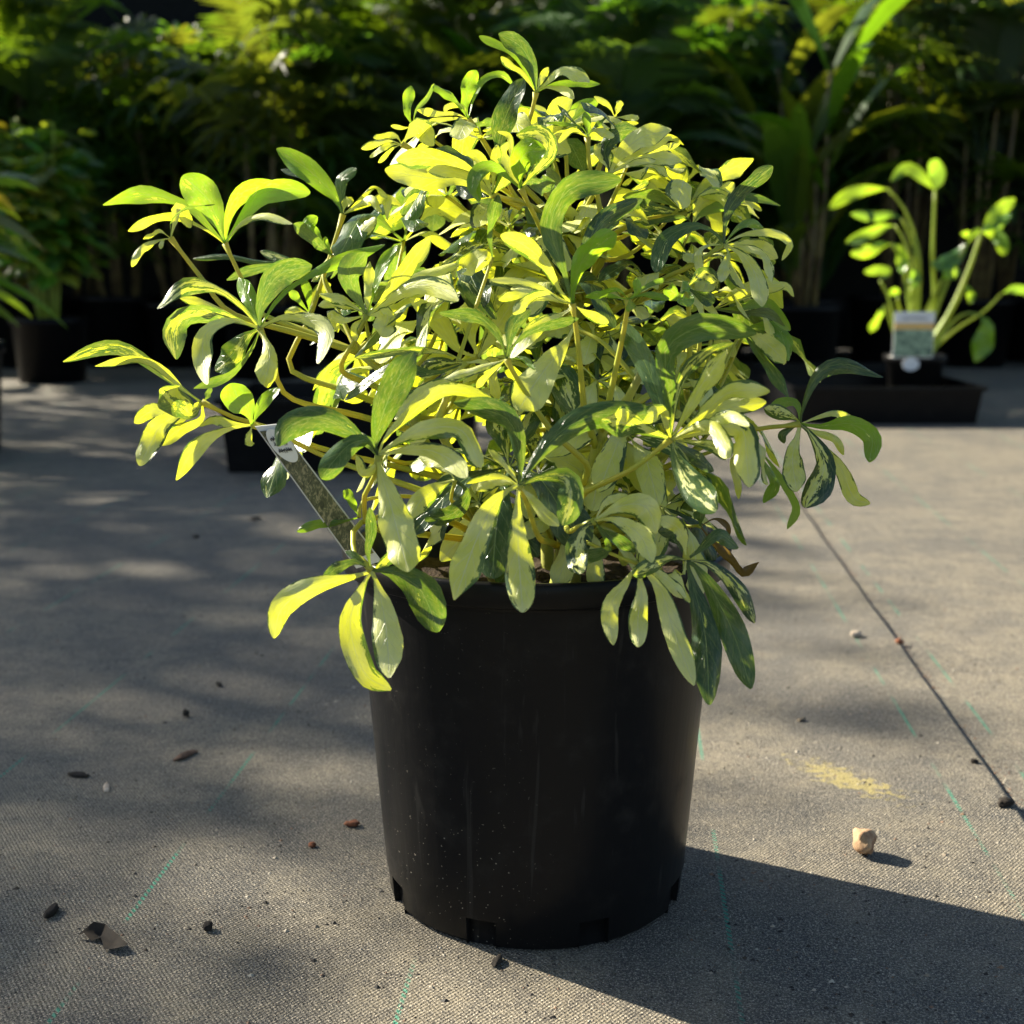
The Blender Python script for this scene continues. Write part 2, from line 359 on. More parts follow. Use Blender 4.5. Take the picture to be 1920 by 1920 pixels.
def leaf_mesh(pts, w, kind, r, facing, axis, roll=None, twist=None, stalk=None, nu=14, nv=6, shape=None, up_bias=1.2):
    """pts: 3-D spine from hub to tip; w: full blade width (m); facing: point the broad side looks at"""
    sp = spline(pts, nu * 2)
    L = sum((sp[i+1] - sp[i]).length for i in range(len(sp) - 1))
    if roll is None: roll = r.uniform(-28, 28)
    if twist is None: twist = r.uniform(-42, 42)
    stalk = r.uniform(.10, .2) if stalk is None else stalk
    shp = shape if shape is not None else r.uniform(0, 1)
    curl = r.uniform(-.12, .55); wav = r.uniform(.03, .20); ph = r.uniform(0, 6); wf = r.uniform(1.2, 2.6)
    asym = r.uniform(-.06, .06); wob_a = r.uniform(.0, .05); acu = r.uniform(-.35, .1); bite = r.uniform(0, 1) < .35
    us = [i / 3 * stalk for i in range(3)] + [stalk + (1 - stalk) * (1 - (1 - i / nu) ** 1.6) for i in range(nu + 1)]
    mid = sp[len(sp) // 2]; V0 = (facing - mid).normalized()
    tip = sp[-1]; out = (mid - axis); out.z *= .6; out = out.normalized() + Vector((0, 0, up_bias))
    verts, uvs = [], []
    rows = []
    for u in us:
        x = u * (len(sp) - 1); i = min(int(x), len(sp) - 2); p = sp[i].lerp(sp[i+1], x - i)
        T = (sp[min(i+2, len(sp)-1)] - sp[max(i-1, 0)]).normalized()
        lat = T.cross(V0); lat = lat.normalized() if lat.length > .05 else T.orthogonal().normalized()
        if rows and rows[-1][1].dot(lat) < 0: lat = -lat
        rows.append((p, lat, T, u))
    frames = []
    for p, lat, T, u in rows:
        q = Matrix.Rotation(R(roll + twist * (u - .4)), 3, T); lt = q @ lat; N = T.cross(lt).normalized(); frames.append((p, lt, N, T, u))
    fl = sum(f[2].dot(out) for f in frames) < 0
    for p, lt, N, T, u in frames:
        if fl: lt, N = -lt, -N
        t = max(0, (u - stalk) / (1 - stalk))
        ob = (max(t, 0) ** .85) * max(0, 1 - t ** 4.5) ** .62 * 1.12; el = (max(t, 0) ** .72) * max(0, 1 - t ** 2.3) ** .70 * 1.33
        hw = w * .5 * (shp * ob + (1 - shp) * el) * (1 + wob_a * math.sin(u * 9 + ph)) + (acu * w * max(0, t - .86) * (1 - t) * 14 if t > .86 else 0)
        base = min(w * .06, .0013)
        hw = max(hw, base if u < .98 else w * .03)
        for k in range(nv + 1):
            s = 2 * k / nv - 1
            ragged = 1 + (.05 * noise.noise(Vector((u * 19 + ph * 7, s * 3, ph))) if abs(s) > .9 else 0)
            if bite and abs(s) > .9 and s > 0: ragged -= .16 * max(0, noise.noise(Vector((u * 8 + ph * 3, ph, 2))))
            h = -curl * s * s * hw + wav * hw * math.sin(u * 2 * math.pi * wf + ph) * s * abs(s) * 3 + .06 * hw * abs(s)
            verts.append(p + lt * (s * hw * ragged + asym * hw) + N * h)
            uvs.append((u, k / nv))
    n = nv + 1; fs = [(i*n+k, i*n+k+1, (i+1)*n+k+1, (i+1)*n+k) for i in range(len(us)-1) for k in range(nv)]
    # winding so that the face normal is N (the upper side)
    f0 = frames[len(frames)//2]; a, b2, c = (verts[fs[len(fs)//2][j]] for j in (0, 1, 2))
    Nn = (b2 - a).cross(c - b2); want = (-f0[2] if fl else f0[2])
    if Nn.dot(want) < 0: fs = [f[::-1] for f in fs]
    lo, hi = KG[kind]
    attr = (r.uniform(lo, hi), r.random(), {'L': r.uniform(.6, 1), 'G': r.uniform(0, .25), 'M': r.uniform(0, .3)}.get(kind, r.uniform(0, .3)), .15 if kind == 'B' else 1.0)
    return verts, fs, uvs, attr
def leaf_object(name, data, mt, parent):
    verts, fs, uvs, attr = data
    me = bpy.data.meshes.new(name); me.from_pydata([tuple(v) for v in verts], [], fs); me.materials.append(mt)
    me.polygons.foreach_set('use_smooth', [True] * len(fs))
    uvl = me.uv_layers.new(name='UVMap')
    li = [0] * len(me.loops); me.loops.foreach_get('vertex_index', li)
    uvl.data.foreach_set('uv', [x for i in li for x in uvs[i]])
    ca = me.attributes.new('leaf', 'FLOAT_COLOR', 'POINT'); ca.data.foreach_set('color', list(attr) * len(verts))
    o = bpy.data.objects.new(name, me); COL.objects.link(o); put_under(o, parent)
    return o

Z = {1: (100, 50), 2: (640, 40), 3: (1100, 260), 4: (100, 620), 5: (600, 640), 6: (1100, 720)}
# hubs traced in photo thirds: zone, hub x, y, depth cm (+ away), via points of the petiole, leaves "x,y x,y ... w kind depth roll"
HUBS = [
(1, 965,1220, 2, "1060,1420 1150,1600", ["860,1110 740,1000 520,945 280,1005 120 L 2 30","920,1080 860,960 725,840 235 L -1 8","985,1050 1070,930 1275,885 150 L 2 32","1060,1080 1180,945 1320,920 1445,935 155 L 1 10","1050,1110 1180,1060 1345,1110 75 Y -3 40","860,1140 700,1065 560,1075 420,1150 80 Y -3 40","1090,1060 1170,985 45 Y 2 10"]),
(1, 660,1190, -1, "830,1410 1000,1610", ["580,1205 490,1260 440,1350 62 Y -2 20","600,1150 560,1170 505,1195 38 Y 0 20","620,1200 600,1250 34 Y -1 10","665,1090 750,1020 910,1000 26 G 1 40","690,1080 700,1020 775,1130 90 Y 2 20"]),
(1, 1160,1695, -8, "1230,1850 1320,2080", ["1060,1570 920,1470 740,1455 585,1585 125 M -3 35","1010,1640 880,1560 710,1525 70 Y -1 45","980,1640 780,1620 690,1700 690,1870 175 M -5 20","1000,1650 860,1720 840,1850 870,2010 150 Y -6 10","1080,1750 1000,1850 910,1935 185 M 2 15","1120,1800 1000,1950 790,2035 80 G 1 40","1200,1780 1215,1880 1180,2015 165 Y -6 10","1280,1640 1430,1650 1530,1720 1490,1895 140 Y -5 20","1170,1560 1270,1400 1455,1345 195 G 2 15","1190,1640 1300,1490 1530,1350 1865,1225 100 L 3 40","1120,1580 1090,1500 1045,1410 125 L 3 10"]),
(1, 1520,1400, 5, "", ["1350,1340 1150,1325 980,1290 785,1305 55 G 1 30","1300,1345 1100,1370 975,1425 80 G -2 35","1350,1330 1165,1262 75 M 2 30"]),
(1, 1630,1055, 3, "1560,1280 1440,1640 1330,1920", ["1590,960 1450,820 1255,688 165 L 2 10","1560,960 1420,850 1282,803 60 G 3 30","1620,960 1620,860 1705,798 115 G 0 30","1640,1000 1680,960 70 Y -2 10","1720,980 1800,900 1885,960 72 Y -2 45","1720,1000 1790,970 1840,1045 84 Y -4 35","1740,1010 1860,960 1970,1010 70 Y 0 45","1760,1000 1870,970 1880,1090 80 Y -2 30"]),
(1, 1570,1290, 2, "1520,1420", ["1480,1220 1350,1110 115 G -3 20","1470,1180 1430,1120 1485,1068 120 L 1 10","1620,1250 1710,1180 1815,1075 115 Y -2 25","1530,1220 1530,1180 60 L 0 20"]),
(1, 1765,1620, -6, "1700,1760 1620,1930", ["1690,1480 1670,1380 1760,1270 175 G -1 10","1770,1480 1780,1320 85 Y 0 20","1800,1480 1860,1330 1935,1230 105 L 1 28","1640,1540 1560,1520 1495,1505 85 Y 0 30","1830,1560 1930,1430 2120,1180 140 Y -2 22","1850,1570 2000,1470 2130,1460 2280,1540 150 Y -5 15","1810,1620 1880,1620 1840,1740 165 Y -2 10","1720,1660 1690,1700 1705,1770 62 Y 0 20","1680,1580 1590,1560 1490,1570 90 Y 2 30","1860,1540 2040,1430 2280,1330 135 Y 1 25","1640,1650 1560,1620 1600,1720 90 Y 3 20"]),
(1, 1440,1610, 3, "", ["1380,1540 1325,1475 62 L 0 20","1430,1500 1400,1395 72 L 1 20","1480,1500 1560,1450 90 Y 2 20","1350,1590 1310,1640 70 Y 0 20"]),
(2, 1095,400, 0, "1080,480 1020,760", ["1085,300 1020,150 885,68 135 G 0 12","1040,280 950,170 775,82 72 L 1 45","1020,290 960,250 898,198 62 Y -1 20","1130,320 1165,258 55 Y 0 10","1150,350 1250,280 1395,345 105 Y -2 25","1180,360 1300,350 1455,352 75 L 1 35","1150,370 1260,390 1310,435 60 Y -3 30"]),
(2, 895,790, -4, "", ["890,660 950,480 1030,325 190 G -2 15"]),
(2, 715,550, 1, "770,620 860,760", ["695,480 715,370 760,275 115 L 1 12","740,450 800,330 900,300 965,355 66 L 2 40","640,440 560,385 505,360 75 L 0 40","640,520 540,520 425,500 55 Y -2 25","650,545 540,560 425,592 50 Y -2 25","680,480 600,480 580,515 45 Y 0 20","770,580 865,553 56 G 0 20"]),
(2, 400,590, 0, "", ["370,500 392,362 85 L 0 15","420,500 480,430 522,350 40 G 1 30","350,600 278,588 34 Y 0 20","470,570 545,575 44 Y 0 20"]),
(2, 340,690, -2, "", ["250,670 112,716 55 Y -1 25","260,700 160,765 55 Y 0 30","280,720 208,795 45 Y 0 30","300,645 180,655 66 Y 1 30","400,620 440,590 520,700 140 Y 1 10"]),
(2, 850,980, -8, "", ["700,845 520,770 308,780 165 Y -2 15","680,890 480,880 245,835 175 Y 0 12","740,860 660,780 528,720 145 G 2 15","780,900 660,850 480,835 95 Y -3 25","800,850 760,770 700,745 110 Y 0 15","860,850 870,760 880,695 76 Y -1 10","900,840 830,815 745,900 775,1015 95 L -3 25","930,880 980,800 100 Y 2 20"]),
(2, 1010,940, -9, "1080,1080 1160,1240", ["1000,830 1040,740 1150,735 195 L -2 8","1080,840 1160,740 1130,650 985,640 165 M 1 20","960,860 915,740 955,680 100 Y 1 15","940,880 850,815 760,850 735,975 115 L -2 20","960,780 945,650 878,620 44 Y 0 20","1060,900 1200,940 130 G 3 20"]),
(2, 1385,650, -3, "1400,840 1445,1000 1480,1300", ["1385,590 1373,508 66 L 0 10","1300,610 1208,692 44 Y -1 20","1290,620 1175,650 40 Y 0 30","1420,600 1490,538 40 L 0 20","1430,610 1535,650 66 Y -1 20","1340,590 1145,572 30 L 1 20","1300,560 1215,468 30 G 2 20"]),
(2, 1540,540, 2, "1520,620", ["1500,470 1422,422 50 Y 0 15","1555,500 1572,446 60 Y 0 15","1600,540 1675,545 50 Y -1 15","1590,570 1672,572 34 Y 0 15","1490,540 1418,500 34 L 1 20"]),
(2, 1510,860, -2, "", ["1560,760 1680,655 1855,610 165 Y -1 15","1580,790 1720,690 1860,650 115 Y 1 25","1600,800 1750,740 1905,688 80 Y 2 30","1600,810 1760,775 1915,790 105 Y -2 25","1650,800 1760,805 1832,875 76 Y -2 25","1480,720 1560,620 1670,605 130 G 2 15","1490,760 1430,690 125 Y 1 10","1700,680 1850,655 1925,695 66 Y 2 25"]),
(2, 1190,760, 4, "", ["1150,640 1090,470 145 Y 1 10","1200,620 1220,500 1300,440 155 Y 0 15","1240,640 1330,540 1440,525 155 Y 1 15","1280,600 1340,500 1450,440 125 L 2 20","1240,720 1290,690 1365,840 180 G -2 10","1190,850 1150,850 1230,980 140 G -2 15"]),
(2, 1300,1590, -14, "1325,1760 1345,1950 1370,2200", ["1250,1400 1175,1150 1290,940 1575,890 195 G 0 18","1320,1480 1370,1290 1490,1110 1695,1000 135 G 3 25","1310,1480 1370,1330 1545,1190 175 L -2 14","1230,1520 1150,1370 1030,1260 895,1205 135 Y -3 22","1200,1550 1050,1475 835,1455 85 Y -2 35","1230,1580 1100,1545 965,1645 95 Y -5 25","1220,1560 1050,1520 885,1565 85 Y -3 30","1380,1640 1505,1695 80 Y 1 20","1260,1640 1120,1700 950,1900 130 Y -1 20"]),
(2, 1345,1255, 2, "", ["1300,1180 1250,1070 105 Y 0 15","1360,1180 1370,1010 125 Y 1 15","1270,1200 1150,1100 110 Y 2 20","1420,1180 1470,1050 110 Y 2 20"]),
(2, 850,1330, -8, "", ["835,1200 855,1080 885,975 95 G 0 30","800,1370 700,1390 820,1285 150 Y -4 15"]),
(2, 930,1900, -16, "1000,2030 1180,2300 1380,2490", ["880,1760 760,1660 550,1640 105 G -1 20","945,1820 970,1710 1062,1615 115 G 0 20","990,1800 1100,1730 1335,1672 85 G 1 30","850,1970 760,2060 75 Y -1 25","780,1950 580,2010 85 Y 0 30","1020,1900 1090,1960 50 L -2 25"]),
(2, 770,1890, -4, "", ["720,1740 750,1620 855,1510 185 Y 0 10","840,1780 940,1620 1015,1545 175 Y -1 12","880,1640 1000,1460 1145,1335 195 Y 2 12","660,1850 560,1710 385,1555 145 Y -5 15","900,1470 920,1340 995,1285 115 G 3 15"]),
(5, 1430,-80, -11, "", ["1350,60 1240,200 1120,390 275 Y -6 6"]),
(5, 820,120, -12, "", ["700,60 500,45 190,90 75 M 0 35","640,180 400,150 140,330 100 G 2 30","930,130 1000,330 120 Y 2 20","700,230 560,290 420,440 130 Y -2 20","640,130 560,200 110 M 3 20"]),
(3, 770,595, -4, "600,710 450,780 280,880", ["785,450 850,320 1048,155 125 G 0 12","710,520 600,492 450,570 390,755 135 G -5 25","690,600 630,640 640,775 66 Y -4 25","800,650 780,720 750,805 95 Y -5 15","870,650 950,770 985,945 135 Y -5 8","890,610 1000,660 1042,810 75 Y -3 35","880,540 1050,530 1145,590 1098,685 76 Y 0 30","850,500 920,470 995,500 66 L 3 25","880,600 980,620 1075,672 135 Y 1 15"]),
(3, 590,500, 2, "520,650 470,730", ["620,430 650,360 795,308 155 Y 0 12","560,440 400,455 235,480 76 G -2 35","640,430 720,390 890,338 95 L 0 25"]),
(3, 560,420, 4, "", ["520,340 590,290 725,322 145 G 1 15","650,270 760,190 938,115 125 Y 2 15","800,330 950,335 1090,378 66 G 0 25","860,350 985,405 66 Y 1 20","380,290 350,245 500,282 85 Y 1 25","400,320 300,320 200,330 95 G 0 25","430,400 320,385 215,392 110 M -2 20","400,440 340,480 250,400 120 M 0 20","760,300 830,250 110 Y 1 20"]),
(3, 235,905, -15, "215,1050 130,1460", ["100,880 -10,890 55 L 0 20","285,860 278,785 66 L 0 15","330,880 465,902 56 L -1 20","170,850 60,880 44 L 1 20","270,880 340,830 440,790 48 L 2 30","240,900 255,960 80 L -3 10"]),
(3, 560,840, -11, "575,1000 560,1300", ["520,880 450,840 125 L -2 15","590,900 520,930 90 L -3 15","560,800 560,860 60 L -2 10","640,880 720,920 100 G 0 15","650,760 735,800 110 M 1 15"]),
(3, 720,960, -2, "", ["800,900 950,840 1115,830 120 Y 0 15","850,950 1000,920 1145,1080 110 L 0 25","880,980 1020,980 1115,1055 66 G -1 30","1000,850 1120,830 1165,890 66 Y 1 20"]),
(3, 870,1080, -1, "", ["960,1050 1085,1080 1135,1250 125 L -1 20","960,1120 1050,1180 1115,1265 155 Y -2 12","940,1170 1040,1300 1137,1458 95 G -2 22"]),
(3, 475,1690, -18, "300,1830 180,1900 0,1985", ["470,1450 450,1190 650,1060 955,1095 215 G 0 20","500,1480 560,1310 700,1190 830,1150 95 M -3 35","550,1560 650,1380 790,1185 145 Y -3 20","620,1580 800,1430 1030,1420 135 Y -3 25","640,1600 820,1510 1010,1480 135 Y -1 20","640,1620 800,1560 915,1615 105 Y -5 25","660,1610 740,1650 805,1795 135 Y -6 12","450,1620 420,1540 320,1590 115 Y -4 15","420,1670 250,1610 85,1580 205 M -3 14","600,1710 700,1730 785,1805 84 M -2 25","500,1800 580,1940 730,2095 235 M -4 12","640,1810 715,1870 110 G 2 20","740,1620 880,1640 900,1780 915,1960 195 Y -5 8","420,1500 330,1260 195,1030 175 G 4 15"]),
(6, 1200,225, -8, "1080,240 950,255 700,330 300,560", ["1220,120 1300,-55 1450,-112 1668,-38 115 G 0 25","1190,130 1150,100 1035,120 84 L 1 20","1180,200 1100,170 1000,135 115 M 0 20","1290,190 1400,165 1520,215 66 Y 2 25","1330,240 1480,220 1605,300 1590,440 145 L -3 15","1185,300 1160,420 1185,605 165 Y -4 5","1260,280 1335,420 1310,560 1230,695 195 M -5 8","1290,270 1400,310 1445,400 66 Y 0 25","1300,330 1430,480 1500,640 1595,672 115 Y -2 15","1100,280 1110,335 66 G 0 20"]),
(6, 930,330, -6, "800,350 500,450", ["1020,430 1110,560 1180,700 1128,815 75 L 0 30","980,430 1060,560 995,670 92 L 1 20","820,420 850,560 855,648 56 Y 0 20"]),
(6, 560,990, -18, "545,900 400,760", ["590,1110 660,1380 690,1805 235 G -4 5","650,1070 800,1350 925,1715 215 G -2 8","700,1015 850,1150 945,1345 135 M 0 25","540,1080 480,1060 580,1230 105 Y -1 20","480,980 400,1010 260,1075 130 M -3 15","640,930 740,850 855,920 125 G 2 20","545,880 510,800 400,755 125 Y 0 15","520,880 480,830 400,830 120 G 2 15"]),
(6, 285,1010, -19, "150,960 20,900", ["230,1100 130,1260 150,1468 135 Y -2 6","310,1180 290,1310 290,1480 150 Y -2 6","410,1150 490,1400 605,1695 175 Y -3 8","380,1050 450,1100 560,1200 105 Y 0 15"]),
(6, 45,770, -19, "-40,800 -100,830", ["100,670 160,640 235,630 76 Y 1 20","180,690 330,690 392,840 195 Y 0 10","150,760 300,850 365,1005 155 Y -3 10","90,820 200,890 275,945 95 G 1 20","-20,810 -60,920 -40,1070 185 M -3 8","120,930 -60,990 -80,1060 115 G 3 15"]),
(6, 640,800, -10, "560,800", ["700,880 800,980 880,1065 970,1002 85 B 0 25","720,760 790,800 795,860 50 B 1 30","640,760 640,715 115 G -1 15"]),
(5, 1120,810, -20, "1160,900 1230,1100", ["1125,640 1050,430 750,345 185 G 0 18","1170,720 1290,570 1500,430 1885,400 210 G 2 12","1060,720 945,605 66 Y 1 20","1010,760 825,800 66 Y 1 25","1000,880 880,1110 755,1455 235 Y -3 5","1110,960 1120,1250 1140,1525 225 Y -3 5","1200,900 1260,980 1345,1038 105 Y -1 15","1250,760 1395,770 1410,900 1365,1035 195 M -3 12","980,790 880,840 115 Y 2 15"]),
(5, 330,640, -18, "310,760 250,880 300,1050", ["310,560 400,300 530,55 235 G 0 8","370,540 480,440 700,285 990,335 135 Y -1 30","420,570 600,490 800,500 905,710 195 Y -3 20","440,620 600,610 740,670 825,765 155 Y -4 20","340,720 410,950 500,1295 275 Y -4 5","280,560 160,590 5,770 185 G -3 12","300,720 240,740 205,640 95 Y 0 20","180,510 0,430 -170,480 -240,590 215 G -2 15","300,580 200,520 60,450 100 Y 3 30"]),
(5, 760,780, -14, "740,900", ["700,800 570,890 505,1000 155 Y -2 10","830,850 760,960 590,1010 150 G 2 15","700,700 560,640 120 Y 2 25"]),
(5, 290,1290, -19, "240,1230 190,1180 230,1020", ["180,1330 -50,1390 -210,1500 -260,1670 185 Y -2 15","200,1240 100,1270 20,1335 90 G 1 20","270,1180 290,1070 280,935 88 G 0 15","200,1210 140,1180 56 G 1 20","230,1400 170,1590 250,1860 400,1960 215 Y -1 10","330,1400 370,1620 390,1892 235 Y -4 5","400,1300 560,1400 665,1635 275 G -1 8","350,1250 440,1170 110 M 1 15"]),
(4, 835,400, -4, "1020,490 1210,545 1500,660", ["800,380 640,260 430,110 270,95 55,175 125 M 0 35","740,340 620,230 480,165 235,200 75 Y -2 35","790,470 720,430 595,335 225 M -4 12","700,500 570,450 455,520 125 Y 0 15","620,520 560,610 485,760 175 Y -3 10","830,500 700,560 605,645 105 Y 0 20","860,380 890,320 60 G 1 20"]),
(4, 1120,530, -8, "1300,600 1560,720", ["1090,440 1040,380 1000,295 235 L -1 8","1160,440 1210,375 1275,325 105 L 0 15","1100,600 1110,650 76 Y -1 15","960,560 800,660 690,840 125 Y -3 25","1000,520 900,500 820,540 80 Y 1 25"]),
(4, 1720,1050, -12, "1760,950", ["1600,1080 1480,1090 1370,1130 76 L 0 20","1660,930 1630,900 80 L 0 15"]),
]
plant = empty('variegated_schefflera_plant', (PC.x, PC.y, .235))
tag(plant, 'bushy plant with yellow and green variegated leaf whorls growing in the large black pot', 'plant')
AX = Vector((PC.x, PC.y, .36))
CAMP = Vector((0, 0, CAMH))
# woody stems
STEMS = []
for i in range(7):
    a = 2 * math.pi * i / 7 + .4; r0 = .02 + .015 * (i % 3)
    pts = []
    for j in range(9):
        s = j / 8; rr = r0 + (.105 if i else .02) * s ** 1.4 + .006 * math.sin(j * 2.1 + i)
        pts.append(Vector((PC.x + math.cos(a + .25 * s) * rr, PC.y + math.sin(a + .25 * s) * rr, .222 + (.15 + .04 * (i % 2) + (.12 if i == 0 else 0)) * s)))
    sp = spline(pts, 18); STEMS.append(sp)
    m_ = MB(); m_.tube(sp, [.0056 - .0032 * k / 18 for k in range(19)], 8); m_.build('stem', M_STEM, plant, True)
def attach(p):
    best = None
    for sp in STEMS:
        for k, q in enumerate(sp):
            dz = p.z - q.z
            pen = 0 if dz > .03 else (.03 - dz) * 1.6
            c = (q - p).length + pen
            if best is None or c < best[0]: best = (c, q)
    return best[1]
leaf_count = 0
lr = random.Random(21)
for zone, hx, hy, dcm, via, leaves in HUBS:
    ox, oy = Z[zone]
    def P3(x, y, d): return at(ox + x / 3, oy + y / 3, PC.y + d / 100)
    hub = P3(hx, hy, dcm)
    vp = [tuple(map(float, s.split(','))) for s in via.split()]
    path = [hub]
    last = hub
    for i, (x, y) in enumerate(vp):
        f = (i + 1) / (len(vp) + 1)
        tgt = attach(P3(x, y, dcm * .5)); d = dcm + ((tgt.y - PC.y) * 100 - dcm) * f * f * .6
        path.append(P3(x, y, d))
    q = attach(path[-1])
    if (q - path[-1]).length > .01:
        midp = (q + path[-1]) / 2; dl = (q - path[-1]).length
        midp += Vector((0, 0, .10 * dl if hub.z < q.z + .05 else .0))
        path += [midp, q]
    sp = spline(path, 16)
    big = len(leaves) >= 5
    r1, r0 = (.0014, .0026) if big else (.0010, .0019)
    m_ = MB(); m_.tube(sp, [r1 + (r0 - r1) * k / 16 + (.0011 if k == 0 else 0) * (1 if big else .5) for k in range(17)], 7)
    br = m_.build('leaf_stalk', M_PET, plant, True)
    for s in leaves:
        tk = s.split(); pts = [tuple(map(float, x.split(','))) for x in tk if ',' in x]; w, kind, dd, roll = tk[len(pts):]
        w, dd, roll = float(w), float(dd), float(roll) * lr.choice((-1, 1))
        n = len(pts); ln = [0]; px, py = hx, hy
        for x, y in pts: ln.append(ln[-1] + math.hypot(x - px, y - py)); px, py = x, y
        L3 = [hub] + [P3(x, y, dcm + dd * (ln[i+1] / ln[-1]) ** 1.3) for i, (x, y) in enumerate(pts)]
        Yd = PC.y + (dcm + dd / 2) / 100
        wm = w / 3 / FPX * Yd * 1.07
        data = leaf_mesh(L3, wm, kind, lr, CAMP, AX, roll=roll, stalk=min(.24, .035 * 400 / max(ln[-1], 60) + .07))
        leaf_object('leaf', data, VAR, br); leaf_count += 1
# whorls deep inside the crown: too many and too hidden to pick apart
fr = random.Random(5)
FV, FF, FU, FA = [], [], [], []
def whorl(hub, axis_dir, n, Ls, kinds):
    q = attach(hub); m_ = MB(); midp = (hub + q) / 2 - axis_dir * .008 + Vector((0, 0, -.01))
    m_.tube(spline([hub, midp, q], 10), [.0012 + .0009 * k / 10 for k in range(11)], 6); m_.build('leaf_stalk', M_PET, plant, True)
    a = axis_dir.orthogonal().normalized(); b2 = axis_dir.cross(a)
    for i in range(n):
        t = 2 * math.pi * (i + fr.uniform(-.2, .2)) / n; rd = a * math.cos(t) + b2 * math.sin(t)
        L = Ls * fr.uniform(.75, 1.15); lift = fr.uniform(.15, .6); droop = fr.uniform(.25, .6)
        p1 = hub + (rd + axis_dir * lift) * L * .4; p2 = hub + (rd * .8 + axis_dir * lift * .6) * L * .75 - Vector((0, 0, droop * L * .18)); p3 = hub + (rd + axis_dir * lift * .3) * L * .95 - Vector((0, 0, droop * L * .6))
        v, f, u_, at_ = leaf_mesh([hub, p1, p2, p3], L * fr.uniform(.38, .48), fr.choice(kinds), fr, hub + axis_dir * 3 + Vector((0, 0, 2)), AX, nu=10, nv=4)
        k = len(FV); FV.extend(v); FF.extend([tuple(j + k for j in x) for x in f]); FU.extend(u_); FA.extend(list(at_) * len(v))
fill = [(-.13, .04, .44), (-.06, -.05, .45), (.04, -.04, .42), (.12, 0, .45), (.0, .06, .50), (.07, .05, .55), (-.07, .08, .52), (.14, .08, .48), (-.14, .09, .40),
        (.06, -.08, .36), (.13, -.04, .37), (-.02, -.09, .34), (.02, .02, .57), (.09, .12, .42), (-.03, .15, .44), (-.15, 0, .36), (-.04, 0, .56),
        (0, -.06, .40), (-.05, .03, .40), (.07, .02, .40), (.02, .05, .45), (-.09, .02, .34), (.1, .03, .33), (.0, -.03, .30), (.07, -.06, .30), (0, .07, .36), (-.02, .0, .50), (.05, -.01, .50), (.11, .07, .53), (.16, .04, .43), (-.1, .06, .49), (.1, -.02, .30), (.04, .1, .3), (-.05, .09, .3), (-.04, -.085, .315), (.03, -.095, .305), (.085, -.075, .31), (0, -.06, .33), (-.02, .02, .32), (.05, 0, .31)]
fill += [(fr.uniform(-.07, .12), fr.uniform(-.08, .08), fr.uniform(.36, .53)) for _ in range(22)]
fill = [q for q in fill if not (q[0] < -.07 and q[1] < -.02 and q[2] < .37)]
for (x, y, z) in fill:
    hub = Vector((PC.x + x, PC.y + y, z)); d = (hub - Vector((PC.x, PC.y, .25))); d.z *= 1.2; d = d.normalized()
    whorl(hub, d, 7, fr.uniform(.052, .076), 'YYYMYGG')
io = leaf_object('inner_foliage', ([*FV], FF, FU, (0, 0, 0, 1)), VAR, plant); io['kind'] = 'stuff'
io.data.attributes['leaf'].data.foreach_set('color', FA)

# ------------------------------------------------------------------ plant tag in the big pot
TG = empty('plant_label', at(690, 1045, PC.y - .125)); tag(TG, 'slim printed plant label with white oval tip leaning in the big pot', 'label')
tl, tr_ = at(478, 800, PC.y - .140), at(522, 795, PC.y - .136)
bl, brr = at(668, 1066, PC.y - .110), at(716, 1052, PC.y - .105)
nn_ = (brr - tl).cross(tr_ - bl).normalized()
if nn_.y > 0: nn_ = -nn_
def quad(name, c4, off, m, parent, thick=.0006):
    b = MB(); v = [p + nn_ * off for p in c4]; v2 = [p + nn_ * (off - thick) for p in c4]
    n = len(c4); b.add(v + v2, [tuple(range(n)), tuple(range(2*n-1, n-1, -1))] + [(i, n + i, n + (i+1) % n, (i+1) % n) for i in range(n)]); return b.build(name, m, parent)
m, n, l, Pb = mat('label_photo_print'); g = NG(m); tc = g.new('ShaderNodeTexCoord').outputs['Object']
mp = g.new('ShaderNodeMapping'); l.new(tc, mp.inputs[0]); mp.inputs['Scale'].default_value = (330, 330, 170); mp.inputs['Rotation'].default_value = (0, R(35), 0)
nz = g.noise(mp.outputs[0], 1.0, 4, .7, 1.5)
g.put(Pb.inputs['Base Color'], g.mix(g.ramp(nz, .50, .62), g.mix(g.ramp(nz, .3, .5), (.03, .034, .026), (.08, .09, .05)), (.27, .245, .15))); Pb.inputs['Roughness'].default_value = .3
M_PRINT = m
quad('card', [tl, bl, brr, tr_], 0, M_WHITE, TG, .0009)
def inset(a, b_): return a
U = (tr_ - tl); D = (bl - tl)
def tp(u, v): return tl.lerp(tr_, u).lerp(bl.lerp(brr, u), v)
quad('photo_print', [tp(.06, .03), tp(.06, .93), tp(.94, .93), tp(.94, .03)], .0012, M_PRINT, TG, .0005)
ov_ = [tp(.52 + .44 * math.cos(a), .05 + .20 * math.sin(a)) for a in [2*math.pi*i/28 for i in range(28)] if True]
ov_ = [p for p in ov_]
quad('oval_panel', [tp(.52 + .43 * math.cos(2*math.pi*i/28), .135 + .115 * math.sin(2*math.pi*i/28)) for i in range(28)][::-1], .0019, M_WHITE, TG, .0005)
for row, v0 in enumerate((.085, .12, .165)):
    bb = MB(); pts = []
    for i in range(34):
        u = .24 + .56 * i / 33; pts.append(tp(u, v0 + .012 * math.sin(i * 2.4 + row) + .006 * math.sin(i * 1.1)) + nn_ * .0023)
    bb.tube(pts, .00022, 4); bb.build('printed_lettering', M_INK, TG)

